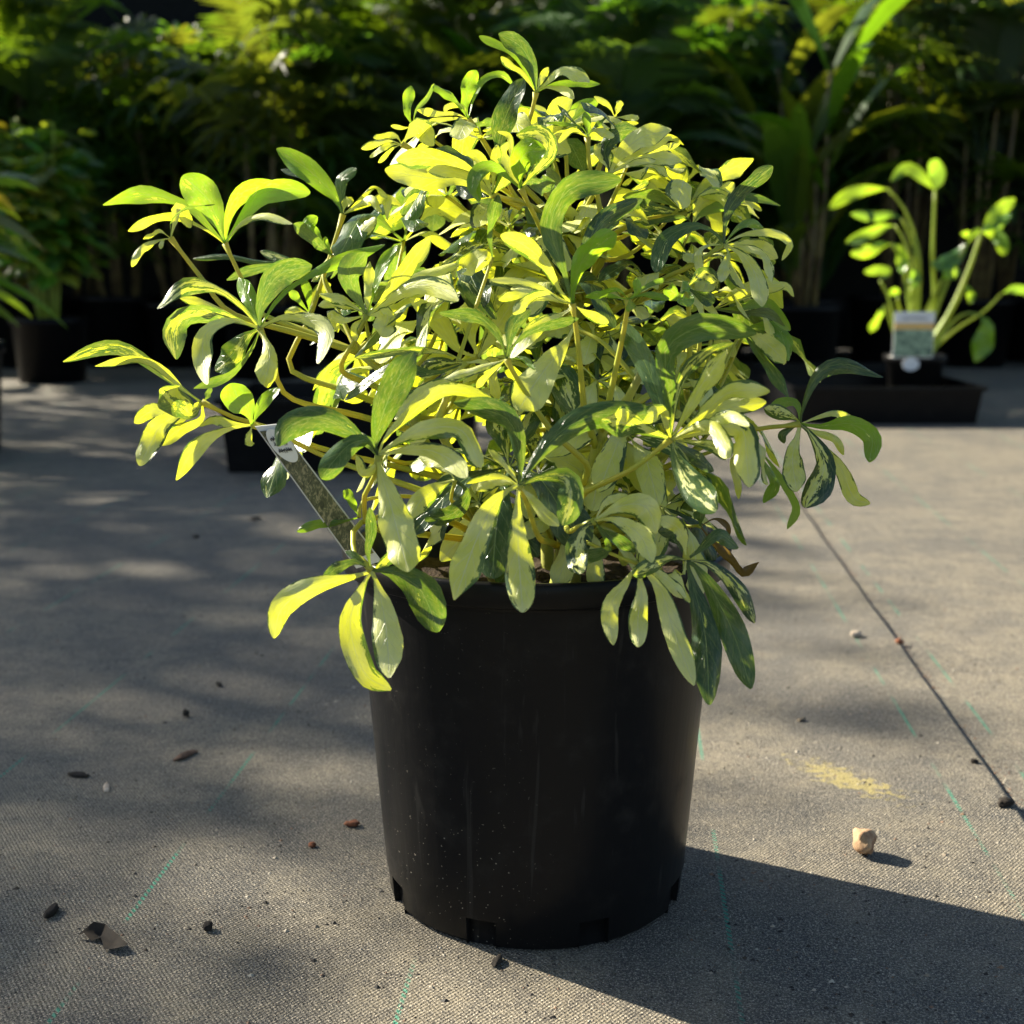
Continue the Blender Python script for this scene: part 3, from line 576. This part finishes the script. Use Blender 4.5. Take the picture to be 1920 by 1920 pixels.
# ------------------------------------------------------------------ trays, small plant, label
def tray(name, x0, x1, y0, y1, h, label, z0=-.0022):
    e = empty(name, ((x0 + x1) / 2, (y0 + y1) / 2, z0)); tag(e, label, 'tray', 'black carrying trays')
    b = MB(); t = .012; f = .012
    x0b, x1b, y0b, y1b = x0 + f, x1 - f, y0 + f, y1 - f
    B = [(x0b, y0b), (x1b, y0b), (x1b, y1b), (x0b, y1b)]; T_ = [(x0, y0), (x1, y0), (x1, y1), (x0, y1)]
    def ins(Q, d): return [(Q[0][0]+d, Q[0][1]+d), (Q[1][0]-d, Q[1][1]+d), (Q[2][0]-d, Q[2][1]-d), (Q[3][0]+d, Q[3][1]-d)]
    rings = [(B, z0), (T_, z0 + h - .012), (ins(T_, -.010), z0 + h - .012), (ins(T_, -.010), z0 + h), (ins(T_, .004), z0 + h), (ins(T_, .005), z0 + h - .015), (ins(B, .004), z0 + .006)]
    vs = [(x, y, z) for Q, z in rings for x, y in Q]
    fs = [(4*i+k, 4*i+(k+1) % 4, 4*i+4+(k+1) % 4, 4*i+4+k) for i in range(len(rings)-1) for k in range(4)] + [(24, 25, 26, 27), (3, 2, 1, 0)]
    b.add(vs, fs); b.build('tray_shell', M_POT2, e)
    return e
tray('seedling_tray', .835, 1.395, 3.945, 4.40, .112, 'shallow black plastic tray that carries the small potted green plant')
tray('seedling_tray', .86, 1.42, 4.45, 4.90, .112, 'shallow empty black tray set against the back of the tray with the plant')
tray('seedling_tray', -.66, -.08, 3.0, 3.42, .17, 'deeper black tray on shaded matting behind the big potted plant', z0=0.0)

SPOT = Vector((at(1715, 690, 4.24).x, 4.24, .002))
e = empty('small_pot', SPOT); tag(e, 'small black pot standing in the shallow tray', 'pot')
b = MB(); b.lathe([(.0, 0), (.072, 0), (.088, .160), (.097, .162), (.099, .182), (.094, .184), (.086, .16), (.03, .155), (.0, .155)], SPOT, 36); b.build('pot_wall', M_POT, e, True)
small = empty('leafy_seedling_plant', (SPOT.x, SPOT.y, SPOT.z + .15)); tag(small, 'young green plant with curved leaves on thick stalks in the small pot', 'plant')
def Q8(x, y, d=0.0): return at(1400 + x * .3125, 260 + y * .3125, 4.24 + d)
sr = random.Random(3)
SM = [("1010,1330 1120,1000 1115,700 1130,310", .010, 0, ["1050,230 960,180 865,255 100 L", "1145,250 1135,190 1100,135 140 G"]),
 ("1000,1330 1030,1000 1030,680 950,430 845,300", .009, .03, ["700,310 600,345 495,420 105 L"]),
 ("990,1330 1010,900 1000,650 930,480", .008, -.04, ["860,450 780,465 625,450 85 G"]),
 ("980,1330 985,900 960,650 890,520", .008, .05, ["820,530 740,565 595,625 100 L"]),
 ("1000,1330 960,900 930,740 870,630", .008, -.06, ["800,640 740,670 625,690 105 L", "920,660 935,730 935,810 95 L"]),
 ("960,1330 900,1150 850,950 800,850", .007, .03, ["850,800 790,790 705,800 80 L"]),
 ("1040,1330 1200,1080 1320,820 1410,560", .012, 0, ["1480,460 1540,410 1610,360 110 L", "1480,510 1530,480 1590,460 120 G", "1480,570 1530,620 1540,700 120 L", "1350,570 1285,570 50 L"]),
 ("1030,1330 1130,1050 1230,800 1330,620", .010, -.05, ["1260,700 1180,740 1105,745 150 G", "1370,560 1400,540 50 L"]),
 ("1060,1330 1220,1120 1320,1050 1400,1060", .009, -.08, ["1440,1110 1420,1220 1370,1340 160 L"]),
 ("1060,1330 1250,1150 1420,1040 1530,930", .006, .06, ["1580,905 1650,900 1760,925 100 G"]),
 ("960,1330 880,1150 840,1020 830,1000", .006, -.03, ["800,1060 770,1110 745,1160 80 L"]),
 ("1000,1330 990,1100 1000,950 990,900", .013, -.07, ["1010,870 1000,830 980,810 110 G"]),
 ("1020,1330 1060,1100 1120,950 1170,850", .012, -.06, ["1200,820 1240,800 1280,790 110 L"]),
 ("980,1330 940,1100 910,1000 905,960", .010, -.08, ["900,930 880,920 850,935 70 L"]),
 ("1020,1330 1180,1100 1270,960 1300,880", .011, .03, ["1330,900 1350,940 1340,990 70 L"])]
for path, rad, d, blades in SM:
    pp = [tuple(map(float, s.split(','))) for s in path.split()]
    P = [Q8(x, y, d * (i / (len(pp) - 1))) for i, (x, y) in enumerate(pp)]
    P[0] = Vector((SPOT.x + (P[0].x - SPOT.x) * .6, SPOT.y + d * .5, SPOT.z + .15))
    sp = spline(P, 14); m_ = MB(); m_.tube(sp, [rad * (.90 - .45 * k / 14) for k in range(15)], 8); stk = m_.build('leaf_stalk', M_STALK, small, True)
    for s in blades:
        tk = s.split(); pts = [tuple(map(float, x.split(','))) for x in tk[:-2]]; w = float(tk[-2]); kind = tk[-1]
        L3 = [sp[-1]] + [Q8(x, y, d + sr.uniform(-.02, .02)) for x, y in pts]
        leaf_object('leaf', leaf_mesh(L3, w * 1.02 * .3125 / FPX * 4.24, kind, sr, CAMP, Vector((SPOT.x, SPOT.y, .3)), roll=sr.uniform(-30, 30), stalk=.04, shape=.05), GRN, stk)
# its picture label
c = at(1713, 628, 4.13); hw, hh = .062, .070
le = empty('picture_label', (c.x, 4.13, .19)); tag(le, 'square picture label with white and orange bands in front of small potted plant', 'label')
m, n, l, Pb = mat('label_foliage_print'); g = NG(m); tc = g.new('ShaderNodeTexCoord').outputs['Object']
nz = g.noise(tc, 55, 4, .6, .8)
g.put(Pb.inputs['Base Color'], g.mix(g.ramp(nz, .35, .65), (.05, .11, .075), (.30, .42, .27))); Pb.inputs['Roughness'].default_value = .35
def card(name, z0, z1, x0, x1, off, mm):
    b = MB(); b.box((c.x + x0, 4.13 - off, c.z + z0), (c.x + x1, 4.13 - off + .0015, c.z + z1)); return b.build(name, mm, le)
card('card', -hh, hh, -hw, hw, 0, M_WHITE); card('foliage_photo', -hh + .004, hh * .22, -hw + .003, hw - .003, .003, m)
card('orange_band', hh * .24, hh * .52, -hw + .001, hw - .001, .003, M_ORANGE)
b = MB(); b.tube([(c.x - hw * .6 + hw * 1.2 * i / 30, 4.1268, c.z + hh * .74 + .003 * math.sin(i * 2.1)) for i in range(31)], .0011, 4); b.build('printed_lettering', M_INK, le)
b = MB(); p_ = at(1708, 683, 4.127); vs = [(p_.x + .026 * math.cos(2*math.pi*i/24), 4.127, p_.z + .020 * math.sin(2*math.pi*i/24)) for i in range(24)]
b.add(vs + [(x, y + .0015, z) for x, y, z in vs], [tuple(range(24))[::-1], tuple(range(24, 48))] + [(i, (i+1) % 24, 24 + (i+1) % 24, 24 + i) for i in range(24)]); b.build('round_tab', M_WHITE, le)
b = MB(); b.box((c.x - .006, 4.1315, p_.z - .012), (c.x + .006, 4.1335, c.z - hh + .02)); b.build('stake', M_WHITE, le)

# ------------------------------------------------------------------ background: pots, palms, shrubs, added dark backing
pr = random.Random(11)
def pot_thing(x, y, r, h, label, group, z0=-.003):
    e = empty('black_pot', (x, y, z0)); tag(e, label, 'pot', group)
    b = MB(); b.lathe([(0, 0), (r * .84, 0), (r * .97, h - .03), (r * 1.03, h - .028), (r * 1.03, h), (r * .97, h), (r * .93, h - .04), (0, h - .045)], (x, y, z0), 28)
    b.build('pot_wall', M_POT2, e, True); return e
def fan_leaf(b, base, d, size, r, tint, n=9):
    up = Vector((0, 0, 1)); side = d.cross(up); side = side.normalized() if side.length > .1 else Vector((1, 0, 0)); nrm = side.cross(d).normalized()
    for k in range(n):
        a = (k / (n - 1) - .5) * R(190); dd = (d * math.cos(a) + side * math.sin(a)).normalized(); L = size * (1 - .25 * abs(k / (n - 1) - .5)) * r.uniform(.85, 1.1)
        pts = [base + dd * L * s - Vector((0, 0, L * (.12 * s + .42 * s * s * s))) for s in (.04, .35, .7, 1.0)]
        lat = dd.cross(nrm).normalized(); w = size * .055 * r.uniform(.8, 1.2); b.strip(pts, [w * .35, w, w * .85, w * .12], lat, tint, .25)
def feather(b, base, d, L, r, tint, n=24):
    up = Vector((0, 0, 1)); ax = [base + d * L * s + up * L * (.55 * s - .75 * s * s) for s in [i / 10 for i in range(11)]]
    b.tube(ax, [.006 * (1 - .8 * i / 10) for i in range(11)], 4, tint)
    for k in range(n):
        s = .22 + .76 * k / n; x = s * 10; i = min(int(x), 9); p = ax[i].lerp(ax[i+1], x - i); t = (ax[i+1] - ax[i]).normalized()
        sd_ = t.cross(up); sd_ = sd_.normalized() if sd_.length > .1 else Vector((1, 0, 0)); ll = L * .42 * math.sin(math.pi * (.15 + .8 * s)) * r.uniform(.85, 1.1)
        for sg in (-1, 1):
            dd = (sd_ * sg + t * .75 + up * .12).normalized()
            b.strip([p, p + dd * ll * .5, p + dd * ll - up * ll * .28], [.005, .010, .0015], dd.cross(up.cross(dd)).normalized(), tint, .2)
def blade(b, base, d, L, w, r, tint):
    up = Vector((0, 0, 1)); pts = [base + d * L * s + up * L * (.9 * s - .75 * s * s) for s in (0, .2, .4, .6, .8, 1)]
    lat = d.cross(up); lat = lat.normalized() if lat.length > .1 else Vector((1, 0, 0)); lat = (lat + up * r.uniform(-.5, .5)).normalized()
    b.strip(pts, [w * .1, w * .6, w, w * .95, w * .6, w * .05], lat, tint, .2)
def palm(kind, x, y, h, r, label, group, base_z=.27):
    e = empty({'fan': 'fan_palm', 'feather': 'feather_palm', 'broad': 'broad_leaf_plant'}[kind], (x, y, base_z)); tag(e, label, 'palm' if kind != 'broad' else 'plant', group)
    crown = MB()
    ncane = {'fan': 6, 'feather': 6, 'broad': 4}[kind]
    for i in range(ncane):
        a = r.uniform(0, 6.28); rr = r.uniform(.01, .09); top = h * r.uniform(.50, 1.0); lean = r.uniform(0, .16)
        p0 = Vector((x + math.cos(a)*rr, y + math.sin(a)*rr, base_z)); p1 = Vector((x + math.cos(a)*(rr+lean), y + math.sin(a)*(rr+lean), base_z + (top - base_z) * .8))
        c_ = MB(); c_.tube([p0, (p0 + p1) / 2 + Vector((r.uniform(-.02, .02), r.uniform(-.02, .02), 0)), p1], [.013, .011, .008], 6); c_.build('cane', M_CANE, e, True)
        tint = (r.uniform(.55, .95), r.uniform(.7, 1.1), r.uniform(.5, 1.2), 1)
        if kind == 'fan':
            for j in range(9):
                az = r.uniform(0, 6.28); el = r.uniform(.1, 1.3); d = Vector((math.cos(az)*math.cos(el), math.sin(az)*math.cos(el), math.sin(el))); bp = p1 - Vector((0, 0, r.uniform(0, .35)))
                ep = bp + d * r.uniform(.12, .30); crown.tube([bp, ep], .003, 4, tint); fan_leaf(crown, ep, d, r.uniform(.20, .32), r, tint)
        elif kind == 'feather':
            for j in range(6):
                az = r.uniform(0, 6.28); el = r.uniform(.5, 1.35); d = Vector((math.cos(az)*math.cos(el), math.sin(az)*math.cos(el), math.sin(el)))
                feather(crown, p1 - Vector((0, 0, r.uniform(0, .15))), d, r.uniform(.55, .9), r, tint)
        else:
            for j in range(6):
                az = r.uniform(0, 6.28); el = r.uniform(.1, .9); d = Vector((math.cos(az)*math.cos(el), math.sin(az)*math.cos(el), math.sin(el)))
                blade(crown, p1 - Vector((0, 0, r.uniform(0, .5))), d, r.uniform(.4, .7), r.uniform(.04, .075), r, tint)
    crown.build('crown', M_PALM, e)
    return e
GP = 'potted palms along the dark fence'
names = {'fan': 'fan palm with split leaves on thin canes in a black pot by the fence', 'feather': 'feathery palm with arching fronds in a black pot by the fence', 'broad': 'tall plant with long broad blades in a black pot by the fence'}
kinds1 = ['feather', 'fan', 'feather', 'fan', 'fan', 'feather', 'fan', 'feather', 'broad', 'feather', 'fan', 'broad', 'fan', 'feather', 'fan', 'feather']
for i, k in enumerate(kinds1):
    x = -3.05 + .40 * i + pr.uniform(-.05, .05); y = 6.2 + pr.uniform(-.06, .10)
    pot_thing(x, y, .185, .31 + pr.uniform(-.015, .02), 'black nursery pot in the outer row, facing the matting', 'black pots along the dark fence')
    palm(k, x, y, pr.uniform(1.5, 2.1), pr, names[k].replace('by the fence', 'of the outer row'), GP)
for i in range(13):
    x = -3.1 + .5 * i + pr.uniform(-.1, .1); y = 6.72 + pr.uniform(-.08, .12); k = pr.choice(['feather', 'fan', 'feather'])
    pot_thing(x, y, .185, .31, 'black nursery pot in the inner row against the dark backing', 'black pots along the dark fence')
    palm(k, x, y, pr.uniform(1.5, 1.9), pr, names[k].replace('by the fence', 'against the dark backing'), GP)
for k, x, y, h, lb in [('fan', -1.02, 5.55, 1.62, 'fan palm with pale sunlit leaflets standing forward of the palm row'), ('broad', 1.20, 5.62, 1.75, 'tall cane plant with bright green blades standing forward of the palm row'), ('feather', .35, 5.7, 1.7, 'feathery palm standing forward of the palm row behind the big plant')]:
    pot_thing(x, y, .17, .30, 'black pot under the ' + lb.split(' standing')[0].split(' with')[0] + ' forward of the palm row', None); palm(k, x, y, h, pr, lb, GP)
fe = empty('dark_backing', (0, 7.35, 0)); tag(fe, 'tall black cloth backing added to darken the gaps behind the potted palms', 'backing')  # dark sheet added so the gaps between the palms read black
b = MB(); n_ = 120; vs = []
for i in range(n_ + 1):
    x = -9 + 18 * i / n_; yy = 7.35 + .03 * noise.noise(Vector((x * 1.5, 0, 0)))
    vs += [(x, yy, 0), (x, yy + .02, 1.1), (x, yy, 2.15)]
b.add(vs, [(3*i+k, 3*i+3+k, 3*i+4+k, 3*i+1+k) for i in range(n_) for k in range(2)]); b.build('cloth', M_CLOTH, fe, True)
for i in range(10):
    b = MB(); b.tube([(-9 + 2 * i, 7.45, 0), (-9 + 2 * i, 7.45, 2.25)], .04, 8); b.build('post', M_POST, fe, True)

def shrub(x, y, h, rad, r, name, label, group, nleaf, ls, base_z=.25, wide=.55, zlow=.25):
    e = empty(name, (x, y, base_z)); tag(e, label, 'shrub', group)
    crown = MB(); tips = []
    for i in range(9):
        a = r.uniform(0, 6.28); q = Vector((x + math.cos(a)*rad*r.uniform(.2, .75), y + math.sin(a)*rad*r.uniform(.2, .75), base_z + (h - base_z)*r.uniform(.55, .95)))
        p0 = Vector((x + math.cos(a)*.03, y + math.sin(a)*.03, base_z)); sp = spline([p0, p0.lerp(q, .5) + Vector((0, 0, .08)), q], 8)
        s_ = MB(); s_.tube(sp, [.008 - .0005 * k for k in range(9)], 6); s_.build('stem', M_STALK, e, True); tips.append(sp)
    for i in range(nleaf):
        sp = r.choice(tips); s = r.uniform(zlow, 1) ** .7; p = sp[min(8, int(s * 8))]
        az = r.uniform(0, 6.28); d = Vector((math.cos(az), math.sin(az), r.uniform(-.25, .7))).normalized(); off = r.uniform(.02, rad * .55); L = ls * r.uniform(.65, 1.25)
        bp = p + d * off; up = Vector((0, 0, 1)); lat = d.cross(up).normalized(); lat = (lat + up * r.uniform(-.4, .4)).normalized()
        pts = [bp + d * L * t - up * L * .45 * t * t for t in (0, .25, .55, .8, 1)]; w = L * wide * .5
        tint = (r.uniform(.6, 1.5), r.uniform(.8, 1.25), r.uniform(.5, 1.1), 1)
        crown.tube([p, bp], .0016, 3, tint, False)
        crown.strip(pts, [w * .25, w * .95, w, w * .6, w * .03], lat, tint, .25)
    crown.build('crown', M_SHRUB, e)
    return e
GS = 'leafy shrubs at the shaded side of the matting'
hr = random.Random(17)
def leafy(x, y, h, rad, label, nleaf, ls, ph=.26, wide=.55):
    pot_thing(x, y, .15, ph, 'black pot under ' + label[2:] if False else 'black pot holding the ' + label, None)
    shrub(x, y, h, rad, hr, 'leafy_shrub', label, GS, nleaf, ls, ph - .04, wide)
leafy(-1.84, 5.35, 1.08, .25, 'sunlit green shrub in front of the palms', 620, .085, .26, .85)
leafy(-1.43, 3.35, .98, .20, 'tall shrub with long drooping leaves beside the shaded matting', 90, .20, .28, .38)
# small trees added out of view up-sun, sized to throw broken shade
tr = random.Random(31)
for i in range(7):
    nn = -.02 + .47 * i + tr.uniform(-.06, .06); sb = (-.66, -.72, -.72, -.74, -.92, -1.15, -1.35)[i] + tr.uniform(-.03, .03); sh = -8.6 + tr.uniform(-.3, .3)
    x, y = .853 * sh + .522 * nn, -.522 * sh + .853 * nn; top = (sb - sh) * math.tan(SUN_EL)
    e = empty('shade_tree', (x, y, -.003)); tag(e, 'slender broadleaf tree added out of view up-sun to shade the matting', 'tree', 'added shade trees up-sun of the matting')
    b = MB(); b.tube(spline([(x, y, -.01), (x + .04, y - .03, top * .35), (x - .02, y, top * .62)], 10), [.045 - .0022 * k for k in range(11)], 8); b.build('trunk', M_POST, e, True)
    cr = MB()
    for k in range(7):
        a = tr.uniform(0, 6.28); rr = tr.uniform(.15, .42); q = Vector((x + math.cos(a) * rr, y + math.sin(a) * rr, top * tr.uniform(.6, .93)))
        m_ = MB(); m_.tube(spline([(x, y, top * tr.uniform(.35, .6)), q], 5), [.016 - .002 * j for j in range(6)], 6); m_.build('limb', M_POST, e, True)
    for k in range(1500):
        zz = top * (.50 + .50 * tr.random() ** .8); rr = .50 * math.sqrt(tr.random()) * (1 - .45 * max(0, zz / top - .6)); a = tr.uniform(0, 6.28)
        p = Vector((x + math.cos(a) * rr, y + math.sin(a) * rr, min(zz, top)))
        az = tr.uniform(0, 6.28); d = Vector((math.cos(az), math.sin(az), tr.uniform(-.7, .4))).normalized(); lat = (d.cross(Vector((0, 0, 1))).normalized() + Vector((0, 0, tr.uniform(-.5, .5)))).normalized(); L = tr.uniform(.07, .13)
        cr.strip([p, p + d * L * .5, p + d * L], [L * .08, L * .26, L * .02], lat, (tr.uniform(.7, 1.3), tr.uniform(.8, 1.2), 1, 1), .2)
    cr.build('crown', M_SHRUB, e)

# ------------------------------------------------------------------ debris on the matting
def rock(name, px, py, size, label, cat, col, col2, sq=(1, 1, .7), seed=0, group=None, rough=.9, sub=3):
    g_ = gr(px, py); z0 = -.0022 if g_.x * DIRU[0] + g_.y * DIRU[1] > .351 else 0
    import bmesh
    bm = bmesh.new(); bmesh.ops.create_icosphere(bm, subdivisions=sub, radius=1)
    rr = random.Random(seed); ax = [Vector((rr.gauss(0, 1), rr.gauss(0, 1), rr.gauss(0, 1))).normalized() for _ in range(9)]
    rot = rr.uniform(0, 3)
    for v in bm.verts:
        p = v.co.copy()
        for a in ax:
            k = p.dot(a)
            if k > .72: p -= a * (k - .72) * .85
        p *= 1 + .30 * noise.noise(p * 1.7 + Vector((seed, 0, 0))) + .14 * noise.noise(p * 4.5 + Vector((0, seed, 0)))
        p = Matrix.Rotation(rot, 3, 'Z') @ Vector((p.x * sq[0], p.y * sq[1], p.z * sq[2]))
        v.co = p * size * (.75 if name in ('soil_clod', 'bark_chip') else 1)
    lo = min(v.co.z for v in bm.verts)
    for v in bm.verts: v.co += Vector((g_.x, g_.y, z0 - lo - size * .06))
    for f in bm.faces: f.smooth = True
    me = bpy.data.meshes.new(name); bm.to_mesh(me); bm.free()
    me.materials.append(simple(name + '_mat', col, rough, .2, 2.2 / size * .5, col2, bump=.6, bdist=size * .2))
    o = bpy.data.objects.new(name, me); COL.objects.link(o); tag(o, label, cat, group); return o
BR = ((.40, .27, .16), (.22, .12, .07)); DK = ((.012, .010, .009), (.03, .025, .02)); RD = ((.26, .10, .05), (.14, .06, .035)); PL = ((.50, .42, .33), (.34, .27, .2))
rock('stone', 1618, 1602, .0120, 'knobbly tan stone on sunlit matting beside the pot shadow', 'stone', *BR, sq=(1.0, .85, .95), seed=44)
rock('pebble', 1604, 1194, .0075, 'pale flat pebble lying on a green yarn of the matting', 'pebble', *PL, sq=(1.2, .8, .6), seed=5)
rock('pebble', 1686, 1208, .006, 'reddish pebble against the lapped matting edge', 'pebble', *RD, seed=6)
rock('soil_clod', 1884, 1512, .010, 'black soil clod against the lapped matting edge', 'clod', *DK, sq=(1.2, .8, .6), seed=7)
rock('soil_clod', 1826, 1432, .005, 'small black crumb by the lapped edge above the clod', 'clod', *DK, seed=8)
rock('pebble', 585, 1588, .0035, 'tiny round rust red pebble in the shaded patch', 'pebble', *RD, seed=9)
rock('pebble', 660, 1549, .0055, 'rust brown crumb on the sunlit patch beside the pot', 'pebble', *RD, sq=(1.3, .8, .6), seed=10)
rock('soil_clod', 932, 1806, .007, 'black crumb in the sun at the foot of the big pot', 'clod', *DK, sq=(1.4, .7, .5), seed=11)
rock('soil_clod', 390, 1744, .006, 'jagged dark crumb in the low sun patch', 'clod', *DK, seed=12)
rock('bark_chip', 96, 1714, .010, 'black bark chip on the shaded matting', 'bark chip', *DK, sq=(1.6, .6, .4), seed=13)
rock('bark_chip', 146, 1455, .011, 'flat black bark chip beside the pale sliver', 'bark chip', *DK, sq=(1.5, .6, .3), seed=14)
rock('soil_clod', 350, 1344, .007, 'upright dark crumb on the sunlit fleck', 'clod', *DK, sq=(.9, .7, .9), seed=15)
rock('bark_chip', 348, 1419, .012, 'brown wood chip on damp crumbs', 'bark chip', (.20, .12, .08), (.10, .06, .04), sq=(1.6, .5, .35), seed=16)
rock('wood_sliver', 200, 1478, .009, 'thin pale curved wood sliver on shaded matting', 'wood sliver', *PL, sq=(1.6, .3, .2), seed=17)
rock('soil_clod', 1503, 1352, .006, 'small two coloured crumb beyond the yellow smear', 'clod', (.3, .24, .17), (.03, .025, .02), sq=(1.5, .6, .4), seed=18)
rock('soil_clod', 410, 1285, .008, 'flat dark crumb beyond the sunlit fleck', 'clod', *DK, sq=(1.5, .6, .35), seed=19)
rock('soil_clod', 480, 975, .012, 'dark crumb on the shade under the hanging label', 'clod', *DK, sq=(1.3, .8, .4), seed=20)
rock('soil_clod', 368, 1008, .010, 'dark crumb among dust in the deep shade', 'clod', *DK, sq=(1.2, .8, .4), seed=22)
# a shrivelled leaf scrap
g0 = gr(195, 1768); b = MB()
pts = [g0 + Vector((-.020 + .04 * i / 6, .012 * math.sin(i * .9) * .6 + .006 - .012 * i / 6, .003 + .004 * math.sin(i * 1.7) ** 2)) for i in range(7)]
b.strip(pts, [.001, .006, .009, .005, .008, .005, .001], Vector((.3, .9, .25)).normalized(), None, .4)
tag(b.build('dead_leaf', simple('dead_leaf_mat', (.035, .026, .018), .8, .2, 80, (.016, .013, .010)), None, True), 'shrivelled dark leaf scrap curled on the shaded matting', 'dead leaf')
# loose grit: uncountable
b = MB(); gg = random.Random(2)
cols = [(.34, .29, .22, 1), (.22, .18, .13, 1), (.03, .025, .02, 1), (.04, .033, .027, 1), (.20, .12, .075, 1), (.38, .34, .27, 1), (.02, .018, .016, 1), (.06, .045, .03, 1), (.05, .04, .03, 1)]
for i in range(30000):
    y = .72 + (gg.random() ** 1.7) * 2.6; x = gg.uniform(-.42, .42) * (y + .15); seam = False
    if i % 9 == 0:
        t_ = .9 + 2.4 * gg.random() ** 1.5; q = ut(.352 + abs(gg.gauss(0, .006)), t_, 0); x, y, seam = q.x, q.y, True
    if (x - PC.x) ** 2 + (y - PC.y) ** 2 < .116 ** 2: continue
    clump = noise.noise(Vector((x * 7, y * 7, 4))) + .6 * noise.noise(Vector((x * 23, y * 23, 8)))
    if not seam and clump < gg.uniform(-.6, .6): continue
    if seam and noise.noise(Vector((y * 9, 3, 1))) < gg.uniform(-.3, .3): continue
    z0 = -.0022 if x * DIRU[0] + y * DIRU[1] > .351 else 0
    s = .00062 * math.exp(gg.gauss(0, .55)); s = min(s, .0024)
    c_ = cols[4] if seam and gg.random() < .6 else gg.choice(cols); k = s * gg.uniform(.5, 1.0); a = gg.uniform(0, 3); ca, sa = math.cos(a) * s * gg.uniform(.8, 1.6), math.sin(a) * s
    b.add([(x + ca, y + sa, z0), (x - sa, y + ca * .7, z0), (x - ca, y - sa, z0), (x + sa, y - ca * .7, z0), (x + s * .2, y, z0 + k)], [(0, 1, 4), (1, 2, 4), (2, 3, 4), (3, 0, 4)], c_)
tag(b.build('grit', simple('grit_mat', (1, 1, 1), .7, .3, tint=True)), 'fine grit and soil crumbs strewn over the matting', None, None, 'stuff')
print('leaves', leaf_count)
